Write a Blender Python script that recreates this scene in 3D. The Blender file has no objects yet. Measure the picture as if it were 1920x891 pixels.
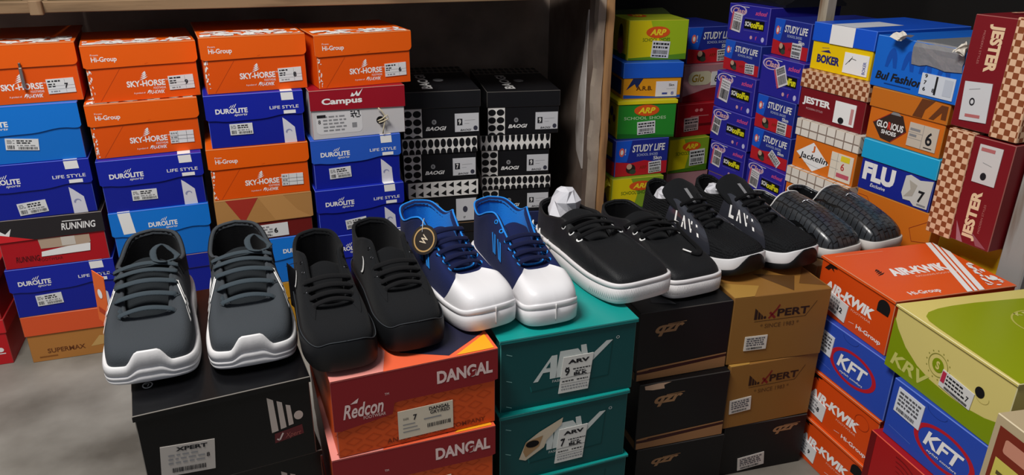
import bpy, math, random
from mathutils import Vector, Matrix

SC = bpy.context.scene
COL = SC.collection

# ------------------------------------------------------------------ camera, light, exposure
F_PX, PITCH, ROLL, YAW, CAM_H = 1417.83, 22.669, 0.569, 20.571, 0.9829
def setup_camera():
    p, r, y = map(math.radians, (PITCH, ROLL, YAW))
    fw = Vector((math.sin(y)*math.cos(p), math.cos(y)*math.cos(p), -math.sin(p)))
    rt = Vector((math.cos(y), -math.sin(y), 0)); up = rt.cross(fw)
    R = rt*math.cos(r) + up*math.sin(r); U = up*math.cos(r) - rt*math.sin(r)
    cam = bpy.data.cameras.new('camera'); o = bpy.data.objects.new('camera', cam)
    cam.sensor_width = 36; cam.lens = F_PX*36/1920; cam.clip_start = .02
    m = Matrix((R, U, -fw)).transposed().to_4x4(); m.translation = (0, 0, CAM_H)
    o.matrix_world = m; COL.objects.link(o); SC.camera = o
setup_camera()
world = bpy.data.worlds.new('world'); SC.world = world; world.use_nodes = True
world.node_tree.nodes['Background'].inputs[0].default_value = (.80, .86, 1.0, 1)
world.node_tree.nodes['Background'].inputs[1].default_value = .27
def area_light(name, loc, target, sx, sy, power, color):
    l = bpy.data.lights.new(name, 'AREA'); l.shape = 'RECTANGLE'; l.size = sx; l.size_y = sy
    l.energy = power; l.color = color
    o = bpy.data.objects.new(name, l); o.location = loc
    o.rotation_euler = (Vector(target)-Vector(loc)).to_track_quat('-Z', 'Y').to_euler()
    COL.objects.link(o); return o
area_light('ceiling_lamp', (-.55, .60, 2.5), (.35, 1.25, .3), .9, .25, 60, (1, .97, .93))
SC.view_settings.view_transform = 'Standard'; SC.view_settings.look = 'None'
SC.view_settings.exposure = 0.0; SC.view_settings.gamma = 1; SC.view_settings.use_curve_mapping = False

# ------------------------------------------------------------------ materials
def lin(h):
    h = h.lstrip('#'); c = [int(h[i:i+2], 16)/255 for i in (0, 2, 4)]
    return tuple(x/12.92 if x <= .04045 else ((x+.055)/1.055)**2.4 for x in c) + (1,)
_M = {}
def M(hexc, rough=.5, kind='card', spec=.28):
    k = (hexc, rough, kind, spec)
    if k in _M: return _M[k]
    m = bpy.data.materials.new('%s_%s' % (kind, hexc.lstrip('#'))); m.use_nodes = True
    nt = m.node_tree; b = nt.nodes['Principled BSDF']
    b.inputs['Base Color'].default_value = lin(hexc); b.inputs['Roughness'].default_value = rough
    b.inputs['Specular IOR Level'].default_value = spec
    N = lambda t: nt.nodes.new(t); L = nt.links.new
    def noise(scale, detail=3, src='Object'):
        tc = N('ShaderNodeTexCoord'); n = N('ShaderNodeTexNoise'); n.inputs['Scale'].default_value = scale
        n.inputs['Detail'].default_value = detail; L(tc.outputs[src], n.inputs['Vector']); return n
    def bump(h, strength, dist):
        bp = N('ShaderNodeBump'); bp.inputs['Strength'].default_value = strength
        bp.inputs['Distance'].default_value = dist; L(h, bp.inputs['Height']); L(bp.outputs[0], b.inputs['Normal'])
    def tint(fac, c2, lo=.4, hi=.65):
        mx = N('ShaderNodeMix'); mx.data_type = 'RGBA'; mr = N('ShaderNodeMapRange')
        mr.inputs['From Min'].default_value = lo; mr.inputs['From Max'].default_value = hi
        L(fac, mr.inputs['Value']); L(mr.outputs[0], mx.inputs['Factor'])
        mx.inputs['A'].default_value = lin(hexc); mx.inputs['B'].default_value = lin(c2); L(mx.outputs['Result'], b.inputs['Base Color'])
    if kind == 'card':
        n = noise(9, 3); bump(n.outputs['Fac'], .12, .006)
        mr = N('ShaderNodeMapRange'); mr.inputs['To Min'].default_value = max(.08, rough-.1); mr.inputs['To Max'].default_value = rough+.12
        L(n.outputs['Fac'], mr.inputs['Value']); L(mr.outputs[0], b.inputs['Roughness'])
    elif kind == 'fabric':
        n = noise(900, 2); bump(n.outputs['Fac'], .5, .0012); b.inputs['Sheen Weight'].default_value = .03
        b.inputs['Sheen Roughness'].default_value = .6
    elif kind == 'mesh':
        tc = N('ShaderNodeTexCoord'); v = N('ShaderNodeTexVoronoi'); v.inputs['Scale'].default_value = 210
        v.inputs['Randomness'].default_value = .25
        L(tc.outputs['Object'], v.inputs['Vector']); bump(v.outputs['Distance'], 1.0, .003)
    elif kind == 'croc':
        tc = N('ShaderNodeTexCoord'); mp = N('ShaderNodeMapping'); mp.inputs['Rotation'].default_value = (0, 0, math.radians(90))
        br = N('ShaderNodeTexBrick'); br.inputs['Scale'].default_value = 1; br.inputs['Mortar Size'].default_value = .0011; br.offset = .35
        br.inputs['Mortar Smooth'].default_value = .5; br.inputs['Brick Width'].default_value = .0125; br.inputs['Row Height'].default_value = .0115
        br.inputs['Color1'].default_value = lin(hexc); br.inputs['Color2'].default_value = lin('2c2f33'); br.inputs['Mortar'].default_value = lin('0d0e0f')
        nz = noise(45, 2); ad = N('ShaderNodeVectorMath'); ad.operation = 'MULTIPLY_ADD'
        ad.inputs[1].default_value = (.006, .006, 0); L(nz.outputs['Color'], ad.inputs[0]); L(tc.outputs['Object'], ad.inputs[2])
        L(ad.outputs[0], mp.inputs['Vector']); L(mp.outputs[0], br.inputs['Vector'])
        L(br.outputs['Color'], b.inputs['Base Color'])
        iv = N('ShaderNodeMath'); iv.operation = 'SUBTRACT'; iv.inputs[0].default_value = 1; L(br.outputs['Fac'], iv.inputs[1])
        bump(iv.outputs[0], .9, .002)
    elif kind == 'checker':
        tc = N('ShaderNodeTexCoord'); ch = N('ShaderNodeTexChecker'); ch.inputs['Scale'].default_value = 1/.0105
        mp = N('ShaderNodeMapping'); mp.inputs['Location'].default_value = (.0027, .0031, .0017)
        L(tc.outputs['Object'], mp.inputs['Vector']); L(mp.outputs[0], ch.inputs['Vector'])
        ch.inputs['Color1'].default_value = lin(hexc); ch.inputs['Color2'].default_value = lin('8a4a2a'); L(ch.outputs['Color'], b.inputs['Base Color'])
    elif kind == 'plaid':
        tc = N('ShaderNodeTexCoord'); br = N('ShaderNodeTexBrick'); br.offset = 0; br.inputs['Scale'].default_value = 1
        br.inputs['Brick Width'].default_value = .026; br.inputs['Row Height'].default_value = .022; br.inputs['Mortar Size'].default_value = .0016
        br.inputs['Color1'].default_value = lin(hexc); br.inputs['Color2'].default_value = lin('ece4d8'); br.inputs['Mortar'].default_value = lin('8d7c70')
        sx = N('ShaderNodeSeparateXYZ'); cx = N('ShaderNodeCombineXYZ'); ad = N('ShaderNodeMath'); ad.operation = 'ADD'
        L(tc.outputs['Object'], sx.inputs[0]); L(sx.outputs['X'], cx.inputs['X'])
        L(sx.outputs['Y'], ad.inputs[0]); L(sx.outputs['Z'], ad.inputs[1]); L(ad.outputs[0], cx.inputs['Y'])
        L(cx.outputs[0], br.inputs['Vector']); L(br.outputs['Color'], b.inputs['Base Color'])
    elif kind == 'floor':
        n = noise(5, 8); n2 = noise(1.6, 6)
        ad = N('ShaderNodeMath'); ad.operation = 'ADD'; L(n.outputs['Fac'], ad.inputs[0]); L(n2.outputs['Fac'], ad.inputs[1])
        hf = N('ShaderNodeMath'); hf.operation = 'MULTIPLY'; hf.inputs[1].default_value = .5; L(ad.outputs[0], hf.inputs[0])
        tint(hf.outputs[0], 'a09c92', .36, .62); bump(n.outputs['Fac'], .15, .01)
    elif kind == 'plaster':
        n = noise(6, 7); tint(n.outputs['Fac'], '7a6c62', .35, .7); bump(n.outputs['Fac'], .35, .01)
    elif kind == 'wood':
        tc = N('ShaderNodeTexCoord'); mp = N('ShaderNodeMapping'); mp.inputs['Scale'].default_value = (3, 30, 30)
        n = N('ShaderNodeTexNoise'); n.inputs['Scale'].default_value = 1.6; n.inputs['Detail'].default_value = 6
        L(tc.outputs['Object'], mp.inputs['Vector']); L(mp.outputs[0], n.inputs['Vector']); tint(n.outputs['Fac'], '5e4a36', .45, .75)
        bump(n.outputs['Fac'], .2, .004)
    elif kind == 'woodv':
        tc = N('ShaderNodeTexCoord'); mp = N('ShaderNodeMapping'); mp.inputs['Scale'].default_value = (30, 30, 3)
        n = N('ShaderNodeTexNoise'); n.inputs['Scale'].default_value = 1.6; n.inputs['Detail'].default_value = 6
        L(tc.outputs['Object'], mp.inputs['Vector']); L(mp.outputs[0], n.inputs['Vector']); tint(n.outputs['Fac'], '6a4a30', .45, .75)
    elif kind == 'rubber':
        n = noise(400, 2); bump(n.outputs['Fac'], .08, .001)
    elif kind == 'metalish':
        b.inputs['Metallic'].default_value = .45; n = noise(60, 4); bump(n.outputs['Fac'], .5, .003)
    elif kind == 'metal':
        b.inputs['Metallic'].default_value = 1
    elif kind == 'paper':
        n = noise(40, 4); bump(n.outputs['Fac'], .4, .004)
    elif kind == 'crates':     # fine grid print
        n = noise(60, 2); bump(n.outputs['Fac'], .2, .002)
    _M[k] = m; return m

# ------------------------------------------------------------------ mesh builder
class MB:
    def __init__(s): s.v = []; s.f = []; s.m = []; s.mats = []; s.smooth = []
    def slot(s, mat):
        if mat not in s.mats: s.mats.append(mat)
        return s.mats.index(mat)
    def add(s, vs, fs, mat, smooth=False):
        o = len(s.v); k = s.slot(mat)
        s.v += [tuple(v) for v in vs]
        for f in fs: s.f.append(tuple(i+o for i in f)); s.m.append(k); s.smooth.append(smooth)
    def build(s, name, parent=None, loc=None, rotz=0):
        me = bpy.data.meshes.new(name); me.from_pydata(s.v, [], s.f)
        for m in s.mats: me.materials.append(m)
        me.polygons.foreach_set('material_index', s.m); me.polygons.foreach_set('use_smooth', s.smooth)
        me.update()
        o = bpy.data.objects.new(name, me); COL.objects.link(o)
        if parent: o.parent = parent
        if loc: o.location = loc
        o.rotation_euler.z = rotz
        return o
    def chbox(s, x0, x1, y0, y1, z0, z1, mat, c=.0012, edge=None):
        """box with chamfered edges"""
        e = edge or mat; P = {}
        vs = []
        X = (x0, x1); Y = (y0, y1); Z = (z0, z1)
        for i in (0, 1):
            for j in (0, 1):
                for k in (0, 1):
                    sx, sy, sz = (c if i == 0 else -c), (c if j == 0 else -c), (c if k == 0 else -c)
                    P[i, j, k, 'x'] = len(vs); vs.append((X[i], Y[j]+sy, Z[k]+sz))
                    P[i, j, k, 'y'] = len(vs); vs.append((X[i]+sx, Y[j], Z[k]+sz))
                    P[i, j, k, 'z'] = len(vs); vs.append((X[i]+sx, Y[j]+sy, Z[k]))
        q = lambda a, *l: [P[t+(a,)] for t in l]
        fs = [q('x', (0,0,0), (0,0,1), (0,1,1), (0,1,0)), q('x', (1,0,0), (1,1,0), (1,1,1), (1,0,1)),
              q('y', (0,0,0), (1,0,0), (1,0,1), (0,0,1)), q('y', (0,1,0), (0,1,1), (1,1,1), (1,1,0)),
              q('z', (0,0,0), (0,1,0), (1,1,0), (1,0,0)), q('z', (0,0,1), (1,0,1), (1,1,1), (0,1,1))]
        ed = []
        for a, b_ in ((0,0),(0,1),(1,0),(1,1)):
            ed.append([P[a,b_,0,'x'], P[a,b_,1,'x'], P[a,b_,1,'y'], P[a,b_,0,'y']])
            ed.append([P[a,0,b_,'x'], P[a,1,b_,'x'], P[a,1,b_,'z'], P[a,0,b_,'z']])
            ed.append([P[0,a,b_,'y'], P[1,a,b_,'y'], P[1,a,b_,'z'], P[0,a,b_,'z']])
        tr = [[P[i,j,k,'x'], P[i,j,k,'y'], P[i,j,k,'z']] for i in (0,1) for j in (0,1) for k in (0,1)]
        cen = Vector(((x0+x1)/2, (y0+y1)/2, (z0+z1)/2))
        def orient(f):
            a, b_, d = (Vector(vs[i]) for i in f[:3]); n = (b_-a).cross(d-a)
            mid = sum((Vector(vs[i]) for i in f), Vector())/len(f)
            return f if n.dot(mid-cen) > 0 else f[::-1]
        o = len(s.v); s.v += vs
        for l, mm in ((fs, mat), (ed+tr, e)):
            k = s.slot(mm)
            for f in l: s.f.append(tuple(i+o for i in orient(f))); s.m.append(k); s.smooth.append(False)
    def tube(s, pts, r, mat, n=8, flat=1.0, normal=None, cap=True):
        """sweep an ellipse (r wide, r*flat thick); normal = flat direction"""
        pts = [Vector(p) for p in pts]; k = len(pts); vs = []; prev = None
        for i, p in enumerate(pts):
            t = (pts[min(i+1, k-1)]-pts[max(i-1, 0)]).normalized()
            nn = Vector(normal[i]) if normal else (prev or Vector((.13, .21, .97)))
            nn = nn-t*nn.dot(t)
            if nn.length < 1e-5: nn = t.orthogonal()
            nn.normalize(); prev = nn; b = t.cross(nn)
            for a in range(n):
                w = 2*math.pi*a/n
                vs.append(p+b*r*math.cos(w)+nn*r*flat*math.sin(w))
        fs = [(i*n+a, i*n+(a+1) % n, (i+1)*n+(a+1) % n, (i+1)*n+a) for i in range(k-1) for a in range(n)]
        if cap: fs += [tuple(range(n))[::-1], tuple(range((k-1)*n, k*n))]
        s.add(vs, fs, mat, True)
    def grid(s, rows, mat, closed=False, smooth=True, flip=False):
        n = len(rows[0]); vs = [p for r in rows for p in r]; fs = []
        for i in range(len(rows)-1):
            for j in range(n if closed else n-1):
                f = (i*n+j, i*n+(j+1) % n, (i+1)*n+(j+1) % n, (i+1)*n+j)
                fs.append(f[::-1] if flip else f)
        s.add(vs, fs, mat, smooth)

_T = {}
def text_shape(s, bold=0.0, shear=0.0):
    k = (s, bold, shear)
    if k in _T: return _T[k]
    c = bpy.data.curves.new('lettering', 'FONT'); c.body = s; c.size = 1; c.offset = bold; c.shear = shear
    c.resolution_u = 3; c.fill_mode = 'FRONT'
    o = bpy.data.objects.new('lettering', c); me = o.to_mesh()
    vs = [(v.co.x, v.co.y) for v in me.vertices]; fs = [tuple(p.vertices) for p in me.polygons]
    o.to_mesh_clear(); bpy.data.objects.remove(o); bpy.data.curves.remove(c)
    xs = [v[0] for v in vs] or [0, 1]; ys = [v[1] for v in vs] or [0, 1]
    x0, x1, y0, y1 = min(xs), max(xs), min(ys), max(ys)
    vs = [((x-x0)/max(x1-x0, 1e-6), (y-y0)/max(y1-y0, 1e-6)) for x, y in vs]
    _T[k] = (vs, fs); return _T[k]

class Surf:
    """a flat face to print on: origin at its lower left corner, U right, V up, W x H metres; shapes take fractions of W, H"""
    def __init__(s, mb, o, U, V, W, H):
        s.mb = mb; s.o = Vector(o); s.U = Vector(U).normalized(); s.V = Vector(V).normalized(); s.N = s.U.cross(s.V); s.W = W; s.H = H
    def pt(s, u, v, l): return s.o+s.U*u*s.W+s.V*v*s.H+s.N*(.00035*l)
    def poly(s, pts, mat, l=1):
        a = sum(pts[i][0]*pts[(i+1) % len(pts)][1]-pts[(i+1) % len(pts)][0]*pts[i][1] for i in range(len(pts)))
        if a < 0: pts = pts[::-1]
        s.mb.add([s.pt(u, v, l) for u, v in pts], [tuple(range(len(pts)))], mat)
    def rect(s, u0, v0, u1, v1, mat, l=1): s.poly([(u0, v0), (u1, v0), (u1, v1), (u0, v1)], mat, l)
    def ell(s, cu, cv, ru, rv, mat, l=1, n=20, v0=-9, v1=9, u0=-9, u1=9):
        s.poly([(min(max(cu+ru*math.cos(2*math.pi*i/n), u0), u1), min(max(cv+rv*math.sin(2*math.pi*i/n), v0), v1)) for i in range(n)], mat, l)
    def rrect(s, u0, v0, u1, v1, mat, l=1, r=.2):
        """rounded rectangle; r in fractions of its shorter real side"""
        a = r*min((u1-u0)*s.W, (v1-v0)*s.H); ru, rv = a/s.W, a/s.H; p = []
        for cu, cv, a0 in ((u1-ru, v1-rv, 0), (u0+ru, v1-rv, 90), (u0+ru, v0+rv, 180), (u1-ru, v0+rv, 270)):
            for i in range(5):
                w = math.radians(a0+22.5*i); p.append((cu+ru*math.cos(w), cv+rv*math.sin(w)))
        s.poly(p, mat, l)
    def ring(s, cu, cv, ru, rv, t, mat, l=1, n=32, a0=0, a1=360):
        """t: thickness as a fraction of the radius"""
        full = abs(a1-a0) >= 360; vs = []; fs = []
        for i in range(n+(0 if full else 1)):
            w = math.radians(a0+(a1-a0)*i/n)
            for k in (1, 1-t): vs.append(s.pt(cu+ru*k*math.cos(w), cv+rv*k*math.sin(w), l))
        m = len(vs)
        for i in range(n): a = 2*i; fs.append((a, (a+2) % m, (a+3) % m, a+1))
        s.mb.add(vs, fs, mat)
    def line(s, pts, w, mat, l=1):
        """polyline, w in metres"""
        for (a, b) in zip(pts, pts[1:]):
            du, dv = (b[0]-a[0])*s.W, (b[1]-a[1])*s.H; d = math.hypot(du, dv) or 1; nu, nv = -dv/d*w/2/s.W, du/d*w/2/s.H
            s.poly([(a[0]-nu, a[1]-nv), (b[0]-nu, b[1]-nv), (b[0]+nu, b[1]+nv), (a[0]+nu, a[1]+nv)], mat, l)
    def text(s, t, u0, v0, u1, v1, mat, l=1, bold=.015, shear=0, rot=0, skew=0):
        vs, fs = text_shape(t, bold, shear); cu, cv = (u0+u1)/2, (v0+v1)/2
        w, h = (u1-u0)*s.W, (v1-v0)*s.H; c, sn = math.cos(math.radians(rot)), math.sin(math.radians(rot)); P = []
        if rot in (90, -90): w, h = h, w
        for x, y in vs:
            a, b = (x-.5)*w, (y-.5)*h+skew*(x-.5)*w
            P.append(s.pt(cu+(a*c-b*sn)/s.W, cv+(a*sn+b*c)/s.H, l))
        s.mb.add(P, fs, mat)
    def sub(s, mb, cu, cv, w, h, rot=0, lift=.0016):
        """a new surface w x h metres centred at (cu, cv), turned by rot"""
        c, sn = math.cos(math.radians(rot)), math.sin(math.radians(rot))
        U = s.U*c+s.V*sn; V = s.V*c-s.U*sn
        return Surf(mb, s.pt(cu, cv, 0)+s.N*lift-U*w/2-V*h/2, U, V, w, h)
def prism(surf, pts, th, mat, edge=None):
    """solid plate with the outline pts (fractions), its back on the surface and its face th above it"""
    a = sum(pts[i][0]*pts[(i+1) % len(pts)][1]-pts[(i+1) % len(pts)][0]*pts[i][1] for i in range(len(pts)))
    if a < 0: pts = pts[::-1]
    n = len(pts); lo = [surf.pt(u, v, 0) for u, v in pts]; hi = [p+surf.N*th for p in lo]
    surf.mb.add(hi, [tuple(range(n))], mat)
    surf.mb.add(lo, [tuple(range(n))[::-1]], mat)
    surf.mb.add(lo+hi, [(i, (i+1) % n, n+(i+1) % n, n+i) for i in range(n)], edge or mat)

def tag(o, label, cat, group=None):
    o['label'] = label; o['category'] = cat
    if group: o['group'] = group
    return o
def empty(name, loc, rz=0):
    o = bpy.data.objects.new(name, None); o.empty_display_size = .05; o.location = loc; o.rotation_euler.z = rz
    COL.objects.link(o); return o

# ------------------------------------------------------------------ setting
def structure(name, mb):
    o = mb.build(name); o['kind'] = 'structure'; return o
FLOOR = M('5c584f', .5, 'floor'); PLASTER = M('a08e80', .9, 'plaster'); DARK = M('17130f', .7, 'wood')
b = MB(); b.chbox(-2.6, 2.4, -1.0, 2.6, -.1, 0, FLOOR, .001); structure('floor', b)
b = MB(); b.chbox(-2.6, 1.9, 2.42, 2.52, 0, 2.7, PLASTER, .001); structure('wall_back', b)
b = MB(); b.chbox(1.80, 1.9, -1.0, 2.42, 0, 2.7, M('14110f', .8, 'rubber'), .001); structure('wall_right', b)
# ------------------------------------------------------------------ shoe boxes
# front left bottom corner x, y, z; heading of the front; width, height
POS = {
 'c1_1':(-0.5268,1.8465,0.6151,4.0,0.2276,0.1245),
 'c1_2':(-0.5286,1.8433,0.4898,-0.2,0.2128,0.1250),
 'c1_3':(-0.5330,1.8418,0.3641,-0.3,0.2169,0.1253),
 'c1_4':(-0.5286,1.8422,0.2459,-0.3,0.2160,0.1178),
 'c1_5':(-0.5305,1.8445,0.1237,-0.9,0.2207,0.1218),
 'c1_6':(-0.5268,1.8455,0.0028,-5.4,0.1647,0.1205),
 'c2_1':(-0.2859,1.8241,0.6107,11.3,0.2281,0.1223),
 'c2_2':(-0.3003,1.8205,0.4873,9.1,0.2276,0.1216),
 'c2_3':(-0.2995,1.8122,0.3650,3.0,0.2172,0.1219),
 'c2_4':(-0.2960,1.8121,0.2411,1.9,0.2125,0.1236),
 'c3_1':(-0.0525,1.8052,0.6204,3.7,0.2270,0.1244),
 'c3_2':(-0.0595,1.8076,0.4987,-5.3,0.2148,0.1213),
 'c3_3':(-0.0705,1.8047,0.3751,-5.1,0.2261,0.1232),
 'c3_4':(-0.0696,1.7988,0.2647,-3.1,0.2216,0.1100),
 'c4_1':(0.1906,1.7822,0.6205,10.0,0.2312,0.1221),
 'c4_2':(0.1670,1.7750,0.5037,4.9,0.2253,0.1165),
 'c4_3':(0.1593,1.7754,0.3823,3.6,0.2160,0.1209),
 'c4_4':(0.1590,1.7656,0.2608,2.5,0.2164,0.1211),
 'c5_1':(0.4160,1.9432,0.4433,-7.2,0.2112,0.1251),
 'c5_2':(0.4116,1.9426,0.3205,-7.0,0.2053,0.1224),
 'c5_3':(0.4213,1.9364,0.1934,-6.1,0.1966,0.1267),
 'c6_1':(0.6706,1.9978,0.4182,-9.8,0.2119,0.1247),
 'c6_2':(0.6519,2.0009,0.2946,-10.7,0.2049,0.1232),
 'c6_3':(0.6551,2.0031,0.1797,-11.1,0.2056,0.1145),
 'c7_1':(1.1396,2.0581,0.5962,-8.9,0.1898,0.1187),
 'c7_2':(1.1124,2.0234,0.4860,-10.3,0.1889,0.1098),
 'c7_3':(1.0902,2.0059,0.3681,-8.9,0.1932,0.1175),
 'c7_4':(1.0824,1.9868,0.2526,-2.5,0.1807,0.1151),
 'c7_5':(1.0675,1.9682,0.1408,-3.5,0.1749,0.1114),
 'c8_1':(1.4062,2.1440,0.5580,0.0,0.1805,0.1169),
 'c8_2':(1.3806,2.1109,0.4393,12.6,0.1555,0.1182),
 'c8_3':(1.3525,2.0831,0.3316,4.4,0.1430,0.1073),
 'c8_4':(1.3201,2.0641,0.2160,-0.8,0.1522,0.1152),
 'c9_1':(1.3977,1.9327,0.6715,-85.8,0.1693,0.0996),
 'c9_2':(1.3845,1.9147,0.5856,-88.9,0.1619,0.0855),
 'c9_3':(1.3549,1.8979,0.4816,-86.4,0.1683,0.1036),
 'c9_4':(1.3460,1.8869,0.3821,-86.1,0.1680,0.0991),
 'c9_5':(1.3384,1.8726,0.2859,-81.3,0.1508,0.0958),
 'c10_1':(1.3932,1.7184,0.6589,-92.0,0.1481,0.0938),
 'c10_2':(1.3590,1.7074,0.5562,-89.8,0.1625,0.1022),
 'c10_3':(1.3539,1.6988,0.4653,-87.7,0.1472,0.0905),
 'c10_4':(1.3486,1.6914,0.3759,-87.3,0.1463,0.0891),
 'c10_5':(1.3373,1.6825,0.2838,-90.6,0.1599,0.0917),
 'c11_1':(1.2853,1.4513,0.6703,-85.9,0.1836,0.1059),
 'c11_2':(1.2657,1.4445,0.5580,-84.5,0.1975,0.1119),
 'c11_3':(1.2578,1.4278,0.4403,-84.2,0.1904,0.1173),
 'c12_1':(1.2854,1.2481,0.6696,-93.4,0.2145,0.1038),
 'c12_2':(1.2751,1.2334,0.5602,-87.6,0.1885,0.1090),
 'c12_3':(1.2693,1.2236,0.4490,-86.1,0.1845,0.1109),
 'c12_4':(1.2716,1.2162,0.3883,-84.3,0.1768,0.0603),
 'c13_1':(1.2273,0.9954,0.6437,-86.8,0.1287,0.2020),
 'c13_2':(1.2198,0.9882,0.4412,-84.2,0.1255,0.2021),
 'f1_1':(-0.1632,0.8759,0.2966,5.0,0.2152,0.1261),
 'f2_1':(0.0717,0.8497,0.3128,2.0,0.2312,0.1231),
 'f2_2':(0.0643,0.8518,0.1880,-0.0,0.2328,0.1235),
 'f3_1':(0.3144,0.8828,0.3047,-1.2,0.2222,0.1250),
 'f3_2':(0.3116,0.8755,0.1783,0.2,0.2185,0.1260),
 'f4_1':(0.5947,0.9693,0.2467,-3.1,0.1784,0.1340),
 'f4_2':(0.5981,0.9583,0.1094,-5.0,0.1771,0.1369),
 'f5_1':(0.7742,0.9599,0.2480,-7.0,0.1922,0.1353),
 'f5_2':(0.7799,0.9513,0.1128,-3.4,0.1870,0.1348),
 'f5_3':(0.7873,0.9529,-0.0004,-5.6,0.1633,0.1128),
 'g1_1':(0.9963,1.0076,0.3085,-95.2,0.1948,0.1052),
 'g1_2':(0.9837,0.9779,0.2003,-93.2,0.1968,0.1078),
 'g1_3':(0.9787,0.9789,0.0962,-92.8,0.1963,0.1037),
 'g2_1':(0.9574,0.7942,0.3106,-97.0,0.2354,0.1130),
 'g2_2':(0.9468,0.7571,0.2137,-95.0,0.1953,0.0964),
}
W_ = 'f3f1ee'; BLK = '15161a'
WHITE = M('f1efec', .5); INK = M('1c1c20', .6); STK = M('dfdfde', .35); GREY = M('8a8a8c', .6); HOLE = M('0a0808', .9)
EDGE = M('b9a58a', .8)

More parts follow.
